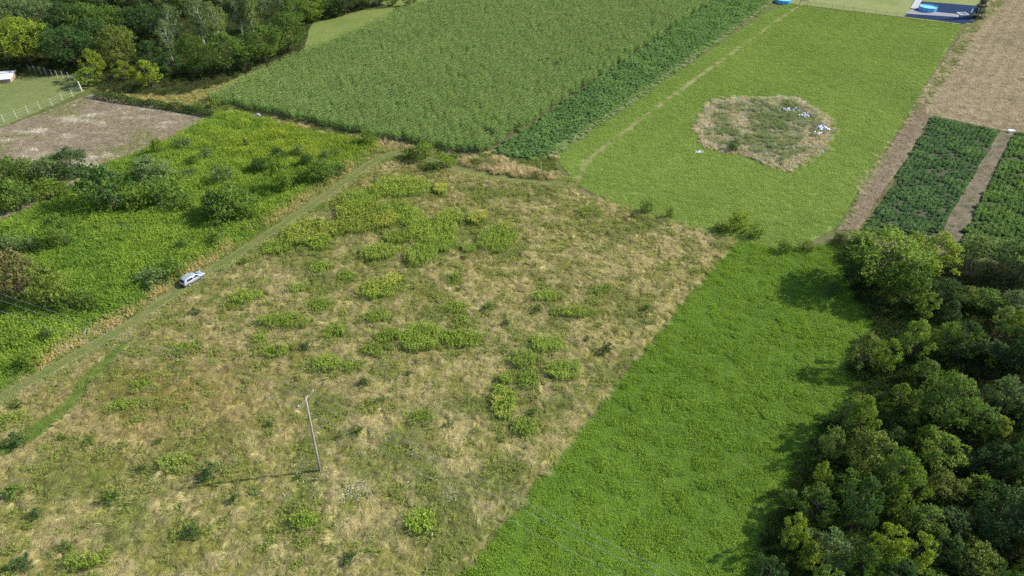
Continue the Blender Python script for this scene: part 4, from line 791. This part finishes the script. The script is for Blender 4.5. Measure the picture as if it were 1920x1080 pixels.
def build_car(loc, rz):
    r = empty('parked_car', loc, rz); tag(r, 'silver compact car parked on the grassy farm track', 'car'); r.scale = (.86, .9, .9)
    # lower body: stations along x (front +), each a closed half ring mirrored
    st = [(-2.20, .62, .50, .80), (-2.14, .78, .34, .90), (-1.9, .85, .26, .95), (-1.3, .875, .24, .95), (0, .885, .22, .93), (.9, .88, .22, .92), (1.45, .86, .24, .88), (1.95, .80, .28, .78), (2.17, .66, .34, .68), (2.24, .50, .42, .60)]
    secs = []
    for x, wd, z0, z1 in st:
        h = [(0, z0), (wd * .86, z0), (wd * .97, z0 + .12), (wd, z0 + (z1 - z0) * .5), (wd * .985, z1 - .10), (wd * .93, z1 - .015), (wd * .80, z1 + .015), (0, z1 + .045)]
        secs.append([(x, y, z) for y, z in h] + [(x, -y, z) for y, z in h[-2:0:-1]] + [(x, 0, z0)])
    body = loft(secs, 'body', M_paint, r)
    # cabin: side pillars and roof as a lofted shell
    st = [(-2.10, .76, .93, .70, .98), (-1.82, .79, .93, .62, 1.42), (-1.5, .80, .93, .63, 1.50), (-.5, .80, .92, .66, 1.535), (.3, .80, .92, .65, 1.51), (.62, .80, .91, .62, 1.43), (1.32, .76, .89, .70, .935)]
    secs = [[(x, wb, zb), (x, (wb + wt) / 2 + .035, (zb + zt) / 2), (x, wt + .02, zt - .06), (x, wt - .07, zt), (x, 0, zt + .025), (x, -wt + .07, zt), (x, -wt - .02, zt - .06), (x, -(wb + wt) / 2 - .035, (zb + zt) / 2), (x, -wb, zb)] for x, wb, zb, wt, zt in st]
    loft(secs, 'cabin', M_paint, r, close=False)
    def pane(name, pts, parent=r, off=.012):
        p = [Vector(q) for q in pts]; n = (p[1] - p[0]).cross(p[2] - p[0]).normalized(); c = sum(p, Vector()) / len(p)
        if n.dot(c - Vector((0, 0, .9))) < 0: n = -n; p = p[::-1]
        mb = MB(); mb.poly([q + n * off for q in p]); k = len(p)
        for i in range(k): mb.poly([p[i] - n * .02, p[(i + 1) % k] - n * .02, p[(i + 1) % k] + n * off, p[i] + n * off])
        return mb.build(name, M_glass, parent)
    pane('windscreen', [(1.24, .62, .985), (1.24, -.62, .985), (.70, -.55, 1.395), (.70, .55, 1.395)], off=.03)
    pane('rear_window', [(-2.085, .60, 1.0), (-2.085, -.60, 1.0), (-1.85, -.52, 1.38), (-1.85, .52, 1.38)], off=.03)
    for s in (1, -1):
        for a in (((1.0, .775, .985), (-.05, .80, .985), (-.02, .70, 1.42), (.50, .69, 1.395)), ((-.32, .80, .985), (-1.55, .795, 1.0), (-1.42, .69, 1.40), (-.34, .70, 1.43))):
            pane('side_window', [(x, s * (y + .012), z) for x, y, z in a], off=.018)
        MB().box((-1.0, s * .585, 1.565), (1.9, .035, .035)).build('roof_rail', M_rim, r)
        MB().box((.86, s * .95, 1.0), (.16, .18, .12)).build('mirror', M_paint, r)
        MB().box((2.10, s * .60, .66), (.22, .28, .12), s * -.35).build('headlight', M_lamp, r)
        MB().box((-2.11, s * .70, .98), (.12, .12, .34)).build('tail_light', M_red, r)
        for x in (.1, -.85): MB().box((x, s * .885, .80), (.2, .03, .035)).build('door_handle', M_rim, r)
        MB().box((0, s * .89, .36), (2.0, .03, .09)).build('sill', M_dark, r)
        for x in (1.36, -1.32):
            wh = empty('wheel', (x, s * .80, .31)); wh.parent = r; t = bpy.data.meshes.new('tyre')
            mb = MB(); mb.tube([(0, -.10, 0), (0, -.085, 0), (0, .085, 0), (0, .10, 0)], [.27, .315, .315, .27], 20); mb.build('tyre', M_tyre, wh)
            mb = MB(); mb.tube([(0, s * .09, 0), (0, s * .112, 0)], [.2, .19], 16)
            for q in range(5): a = q * 1.2566; mb.box((math.cos(a) * .1, s * .115, math.sin(a) * .1), (.05 + .12 * abs(math.cos(a)), .02, .05 + .12 * abs(math.sin(a))))
            mb.build('rim', M_rim, wh)
            mb = MB(); mb.tube([(x, s * .862, .31), (x, s * .896, .31)], [.37, .37], 22); mb.build('wheel_arch', M_dark, r)
    MB().box((2.2, 0, .40), (.12, 1.1, .16)).build('grille', M_dark, r)
    MB().box((-2.19, 0, .50), (.08, 1.3, .12)).build('rear_bumper', M_dark, r)
    MB().box((-2.205, 0, .76), (.04, .5, .11)).build('number_plate', M_white, r)
    return r
a = P(341, 541); b = P(387, 513); car_ang = math.atan2(b.y - a.y, b.x - a.x)
build_car(P(362, 527), car_ang)

# ------------------------------------------------------------------ wooden pole with cross-arm and wires
M_wood = simple('weathered_wood', (.26, .245, .22), .9, var=.45, scale=2.5)
M_wire = simple('aluminium_wire', (.42, .43, .42), .5, .3)
M_ins = simple('porcelain', (.5, .46, .42), .3)
pb = P(600, 884); ph = hgt(600, 884, 748)
# direction of the line across the meadow
far = P(-140, 520, ph * .96); near = P(1330, 1150, ph * .9)
wl = (near - far).xy.normalized(); wa = math.atan2(wl.y, wl.x); wn = Vector((-wl.y, wl.x))
pole = empty('utility_pole', pb); tag(pole, 'weathered grey wooden utility pole leaning slightly in the dry meadow', 'pole')
lean = Vector((.55, .2, 0)); mb = MB(); mb.tube([Vector((0, 0, -.3)), lean * .33 + Vector((0, 0, ph * .33)), lean * .66 + Vector((0, 0, ph * .66)), lean + Vector((0, 0, ph))], [.14, .13, .115, .095], 10); mb.build('shaft', M_wood, pole, smooth=True)
top = lean + Vector((0, 0, ph - .3)); arm = 1.2
MB().box(tuple(top), (.07, 2 * arm + .1, .07), wa).build('crossarm', simple('rusty_steel', (.2, .17, .15), .8, .2), pole)
MB().tube([lean * .9 + Vector((0, 0, ph * .9)), top + Vector((wn.x * .7, wn.y * .7, 0))], .03, 5).build('brace', M_dark, pole)
WP = []
for k in (-arm, .28, arm):
    q = top + Vector((wn.x * k, wn.y * k, .05)); mb = MB(); mb.tube([q, q + Vector((0, 0, .09)), q + Vector((0, 0, .13)), q + Vector((0, 0, .2)), q + Vector((0, 0, .24))], [.03, .04, .075, .07, .03], 8); mb.build('insulator', M_ins, pole); WP.append(pb + q + Vector((0, 0, .2)))
for k, (nm, lab) in enumerate((('near', 'power line wire on the near side of the wooden pole'), ('middle', 'power line wire over the middle of the wooden pole'), ('far', 'power line wire on the far side of the wooden pole'))):
    q = WP[k]; pts = []
    for end, sag in ((far, .7), (near, .6)):
        e = Vector((end.x, end.y, ph - .1)) + Vector((wn.x, wn.y, 0)) * ((q - pb - lean).xy.dot(wn)); seg = [q.lerp(e, t / 24) - Vector((0, 0, 4 * sag * (t / 24) * (1 - t / 24))) for t in range(25)]
        pts = seg[::-1] if end is far else pts + seg[1:]
    tag(MB().tube(pts, .011, 4).build('power_line', M_wire), lab, 'wire')

# ------------------------------------------------------------------ garden fence at the left edge
M_post = simple('concrete_post', (.5, .5, .47), .8)
fr = empty('wire_fence', P(154, 171)); tag(fr, 'wire fence with pale posts around the garden lawn', 'fence')
fp = [(-14, 240), (9, 229.5), (32, 222), (54, 213), (76, 204.5), (99, 199.5), (118, 189), (137.5, 182.5)]; bk = [(141, 152), (131, 149.5), (120, 148), (109, 146), (99, 144), (88, 141.5), (78, 139), (67, 137), (57, 135.5)]
o0 = P(154, 171)
for u, v in fp + bk:
    p = P(u, v) - o0; MB().tube([p + Vector((0, 0, -.2)), p + Vector((-.02, .02, 1.0)), p + Vector((-.05, .05, 1.95))], [.045, .042, .04], 6).build('post', M_post, fr)
MB().tube([(0, 0, -.2), (-.1, 0, 2.5)], [.16, .14], 8).build('corner_post', M_post, fr)
for z in (.5, 1.1, 1.7):
    MB().tube([P(u, v) - o0 + Vector((0, 0, z)) for u, v in fp] + [Vector((0, 0, z))] + [P(u, v) - o0 + Vector((0, 0, z)) for u, v in bk], .008, 4).build('fence_wire', M_wire, fr)
# white-roofed shed cut by the left edge
sh = empty('shed', P(-12, 156)); sh.rotation_euler[2] = .22; tag(sh, 'low shed with white sheet roof at the left edge of the lawn', 'shed')
MB().box((-.5, 1.5, .55), (9.5, 4.0, 1.1)).build('wall', simple('shed_wall', (.3, .22, .16), .8), sh)
mb = MB(); mb.poly([(-5.6, -.9, 1.12), (4.7, -.9, 1.12), (4.7, 1.7, 1.62), (-5.6, 1.7, 1.62)]); mb.poly([(-5.6, -.9, 1.06), (-5.6, 1.7, 1.56), (4.7, 1.7, 1.56), (4.7, -.9, 1.06)]); mb.poly([(-5.6, -.9, 1.06), (4.7, -.9, 1.06), (4.7, -.9, 1.12), (-5.6, -.9, 1.12)]); mb.build('roof', simple('white_sheet', (.75, .77, .82), .35), sh)
mb = MB(); mb.box((-.4, 3.1, 1.5), (10.0, 1.6, .06)); mb.build('rear_roof', simple('grey_sheet', (.45, .48, .55), .4), sh)
# ------------------------------------------------------------------ pool garden at the top
M_blue = simple('pool_liner', (.04, .33, .62), .35); M_steel = simple('pool_rim', (.55, .62, .68), .4)
m, nt_, out = newmat('pool_water'); b_ = N(nt_, 'ShaderNodeBsdfPrincipled'); b_.inputs['Base Color'].default_value = (.08, .42, .68, 1); b_.inputs['Roughness'].default_value = .08
no_ = N(nt_, 'ShaderNodeTexNoise'); no_.inputs['Scale'].default_value = 4; bu_ = N(nt_, 'ShaderNodeBump'); bu_.inputs['Strength'].default_value = .2; nt_.links.new(no_.outputs[0], bu_.inputs['Height']); nt_.links.new(bu_.outputs[0], b_.inputs['Normal']); nt_.links.new(b_.outputs[0], out.inputs[0]); M_water = m
def pool(u, v, hw, h, label, ladder):
    c = P(u, v); r = hw / S(u, v); c.y += r * .8; e = empty('swimming_pool', c); tag(e, label, 'pool', 'blue above-ground pools')
    mb = MB(); k = 28; V = []; prof = [(r, 0), (r, h), (r - .1, h), (r - .1, .1)]
    for q, z in prof: V += [(q * math.cos(6.2832 * j / k), q * math.sin(6.2832 * j / k), z) for j in range(k)]
    mb.V = V; mb.F = [(i * k + j, i * k + (j + 1) % k, (i + 1) * k + (j + 1) % k, (i + 1) * k + j) for i in range(3) for j in range(k)]; mb.build('wall', M_blue, e)
    mb = MB(); mb.tube([(r * .99 * math.cos(6.2832 * j / k), r * .99 * math.sin(6.2832 * j / k), h + .03) for j in range(k + 1)], .05, 6); mb.build('rim', M_steel, e)
    MB().poly([((r - .1) * math.cos(6.2832 * j / k), (r - .1) * math.sin(6.2832 * j / k), h - .15) for j in range(k)]).build('water', M_water, e)
    for j in range(10):
        a = .628 * j; MB().tube([(math.cos(a) * (r + .06), math.sin(a) * (r + .06), 0), (math.cos(a) * (r + .03), math.sin(a) * (r + .03), h)], .045, 5).build('upright', M_white, e)
    if ladder:
        mb = MB(); mb.tube([(r + .45, -.25, 0), (r, -.25, h + .4), (r - .4, -.25, .3)], .03, 5); mb.tube([(r + .45, .25, 0), (r, .25, h + .4), (r - .4, .25, .3)], .03, 5)
        for t in (.25, .5, .75): mb.tube([(r + .45 - .4 * t, -.25, h * t), (r + .45 - .4 * t, .25, h * t)], .025, 5)
        mb.build('ladder', M_white, e)
    return e
dk = [P(1696, 26.5), P(1797, 33), P(1799, 28), P(1709, 19)]
o = MB(); o.poly([(p.x, p.y, .2) for p in dk])
for i in range(4): p, q = dk[i], dk[(i + 1) % 4]; o.poly([(p.x, p.y, 0), (q.x, q.y, 0), (q.x, q.y, .2), (p.x, p.y, .2)])
tag(o.build('terrace', simple('terrace_paving', (.22, .22, .24), 1.0, spec=.05, var=.2, scale=.8)), 'pale grey paved terrace under the blue pool', 'terrace')
nv = [P(1712, 21), P(1723, 3), P(1836, 12), P(1826, 42), P(1802, 44.5), P(1695, 31)]  # outline of a flat navy patch that paints the shade around the terrace
tag(MB().poly([(p.x, p.y, .15) for p in nv]).build('ground_sheeting', simple('painted_shade_navy', (.016, .032, .075), 1.0, spec=.03, var=.25, scale=.5)), 'dark navy shade painted on the ground around the pool terrace', 'sheeting')  # ground_sheeting is no real sheeting: a flat patch standing in for shade
e = pool(1744, 24, 15, 1.2, 'round blue above-ground pool on the terrace', True); e.location.z = .2
pool(1472, 8, 14, 1.1, 'blue pool cut by the top edge left of the goal frame', False)
bw = empty('boardwalk', P(1713, 18)); tag(bw, 'white slatted boardwalk leading up from the pool terrace', 'boardwalk'); d0 = P(1713, 18); d1 = P(1727, -8); ln = (d1 - d0).length; an = math.atan2(d1.y - d0.y, d1.x - d0.x)
M_slat = simple('white_slats', (.5, .52, .56), .6)
bwn = max(8, int(ln / 1.3)); plank = MB().box((0, 0, 0), (.8, 2.0, .12), an).mesh('plank'); plank.materials.append(M_slat)
for i in range(bwn): q = (d1 - d0) * ((i + .5) / bwn); link('plank', plank, None, bw, (q.x, q.y, .28))
mb = MB()
for s_ in (-.85, .85): n_ = Vector((-math.sin(an), math.cos(an), 0)) * s_; mb.tube([n_ + Vector((0, 0, .18)), (d1 - d0) + n_ + Vector((0, 0, .18))], .05, 4)
mb.build('rail', M_slat, bw)
sb = empty('sandbox', P(1805, 28)); tag(sb, 'pale square sandbox frame at the right end of the terrace', 'sandbox'); q = 1.25
for i, (x, y, dx, dy) in enumerate(((0, -q, 2 * q + .2, .2), (0, q, 2 * q + .2, .2), (-q, 0, .2, 2 * q - .2), (q, 0, .2, 2 * q - .2))): MB().box((x, y, .25), (dx, dy, .4)).build('board', M_white, sb)
MB().box((0, 0, .13), (2 * q - .2, 2 * q - .2, .14)).build('sand', simple('dark_sand', (.12, .12, .12), .9), sb)
pz = empty('parasol', P(1819, 29)); tag(pz, 'closed white parasol standing beside the small conifer', 'parasol'); MB().tube([(0, 0, 0), (0, 0, 2.6)], .04, 6).build('pole', M_white, pz); MB().tube([(0, 0, .9), (0, 0, 1.1), (0, 0, 1.9), (0, 0, 2.5)], [.16, .2, .12, .03], 8).build('folded_canopy', M_white, pz); MB().tube([(0, 0, .06), (0, 0, .14)], [.35, .3], 10).build('base', M_dark, pz)
# mesh fence
M_fp = simple('fence_metal', (.05, .06, .055), .7)
pf = empty('mesh_fence', P(1478, 8)); tag(pf, 'thin grey mesh fence between far meadow and pool garden', 'fence'); o0 = P(1478, 8)
posts = [1478 + (1802 - 1478) * i / 16 for i in range(17)]; ends = []
for u in posts:
    v = 8 + (u - 1478) / 324 * 39; p = P(u, v) - o0; ends.append(p); MB().tube([p, p + Vector((0, 0, 1.6))], .04, 5).build('post', M_fp, pf)
mb = MB()
for z in (.1, .5, .9, 1.25, 1.55): mb.tube([p + Vector((0, 0, z)) for p in ends], .010, 4)
L_ = (ends[-1] - ends[0])
for i in range(160): p = ends[0] + L_ * (i / 160); mb.tube([p + Vector((0, 0, .05)), p + Vector((0, 0, 1.55))], .006, 3)
x_ = mb.build('wire_mesh', M_fp, pf)
gf = empty('goal_frame', P(1505, 12)); tag(gf, 'dark metal goal frame behind the mesh fence', 'goal'); pa = P(1498.5, 11.5) - P(1505, 12); pb_ = P(1513, 13) - P(1505, 12)
for p in (pa, pb_): MB().tube([p, p + Vector((0, 0, 1.9))], .07, 6).build('upright', M_fp, gf)
MB().tube([pa + Vector((0, 0, 1.9)), pb_ + Vector((0, 0, 1.9))], .07, 6).build('crossbar', M_fp, gf)
# conifer by the pool
cf = empty('conifer_tree', P(1832, 34)); tag(cf, 'dark blue-green conifer beside the pool terrace', 'tree'); rs = np.random.RandomState(3); n = 3600; z = rs.rand(n) ** 1.3 * 9 + .4; ring = np.floor(z / .55) * .55; rr = (9.6 - z) * .26 * (.5 + .5 * rs.rand(n) ** .5) * (.8 + .3 * np.sin(ring * 7)); a = rs.rand(n) * 6.283
C = np.stack([rr * np.cos(a), rr * np.sin(a), z - rr * .25], 1); D = np.stack([np.cos(a), np.sin(a), -.2 + 0 * a], 1) + rdir(rs, n) * .4; link('crown', mesh_np('crown', *leafquads(C, D, rdir(rs, n) * .5 + (0, 0, 1), rs.uniform(.3, .55, n), rs.uniform(.12, .2, n), rs.rand(n))), M_leaf, cf, col=(.03, .055, .045)); MB().tube([(0, 0, -.1), (0, 0, 9)], [.2, .03], 6).build('trunk', M_bark, cf)

# ------------------------------------------------------------------ debris and small marks
M_sheet = simple('plastic_sheet', (.58, .6, .64), .4, var=.1)
def rag(name, u, v, wid, dep, h, label, seed, mat=M_sheet, cat='plastic sheet'):
    c = P(u, v); rs = np.random.RandomState(seed); k = 9; V = []; F = []
    for i in range(k):
        for j in range(k):
            x = (i / (k - 1) - .5); y = (j / (k - 1) - .5); e = max(0, 1 - 2 * math.hypot(x, y) ** 1.3)
            V.append((x * wid * (1 + .25 * rs.normal()), y * dep * (1 + .25 * rs.normal()), .1 + h * (.25 * e + 1.0 * rs.rand() ** 2)))
    F = [(i * k + j, (i + 1) * k + j, (i + 1) * k + j + 1, i * k + j + 1) for i in range(k - 1) for j in range(k - 1)]
    me = bpy.data.meshes.new(name); me.from_pydata(V, [], F); me.update(); o = link(name, me, mat, None, c); return tag(o, label, cat, 'discarded plastic sheets')
rag('plastic_sheet', 1541, 243, 2.6, 2.2, .7, 'largest crumpled white plastic sheet at the right end of the weed island', 1)
rag('plastic_sheet', 1507, 219, 2.2, 2.0, .6, 'pale crumpled plastic sheet in the upper right of the weed island', 2, simple('grey_sheet_scrap', (.5, .51, .5), .5))
rag('plastic_sheet', 1534, 252, 1.8, 1.4, .5, 'cream scrap of sheet just below the largest white sheet', 3, simple('cream_scrap', (.5, .47, .38), .6))
rag('plastic_sheet', 1474, 208, 1.7, 1.6, .6, 'small pale scrap of sheet near the top of the weed island', 4, simple('pale_scrap', (.45, .47, .45), .6))
rag('plastic_sheet', 1492, 208, 1.7, 1.2, .6, 'narrow greyish scrap of sheet right of the small pale scrap', 5, simple('greyish_scrap', (.4, .42, .4), .6))
rag('plastic_sheet', 1311, 286, 1.5, .8, .25, 'white sheet lying on the mown meadow left of the weed island', 6)
rag('plastic_sheet', 485, 219, .9, .9, .9, 'small white scrap of sheet at the front edge of the maize', 7)
wc = empty('crate', P(1895, 248), .2); tag(wc, 'white plastic crate at the head of the bare field track', 'crate'); MB().box((0, 0, .22), (1.3, .8, .42)).build('body', M_white, wc); MB().box((0, 0, .46), (1.38, .88, .06)).build('lid', simple('crate_lid', (.6, .62, .62), .5), wc)
sk = empty('wooden_stake', P(1015, 320)); tag(sk, 'white leaning stake in the grass bank by the track bend', 'stake'); MB().tube([(0, 0, -.2), (-.12, 0, 1.9)], [.05, .04], 6).build('shaft', M_white, sk); MB().tube([(-.12, 0, 1.9), (-.122, 0, 1.99)], [.045, .01], 6).build('tip', M_white, sk)
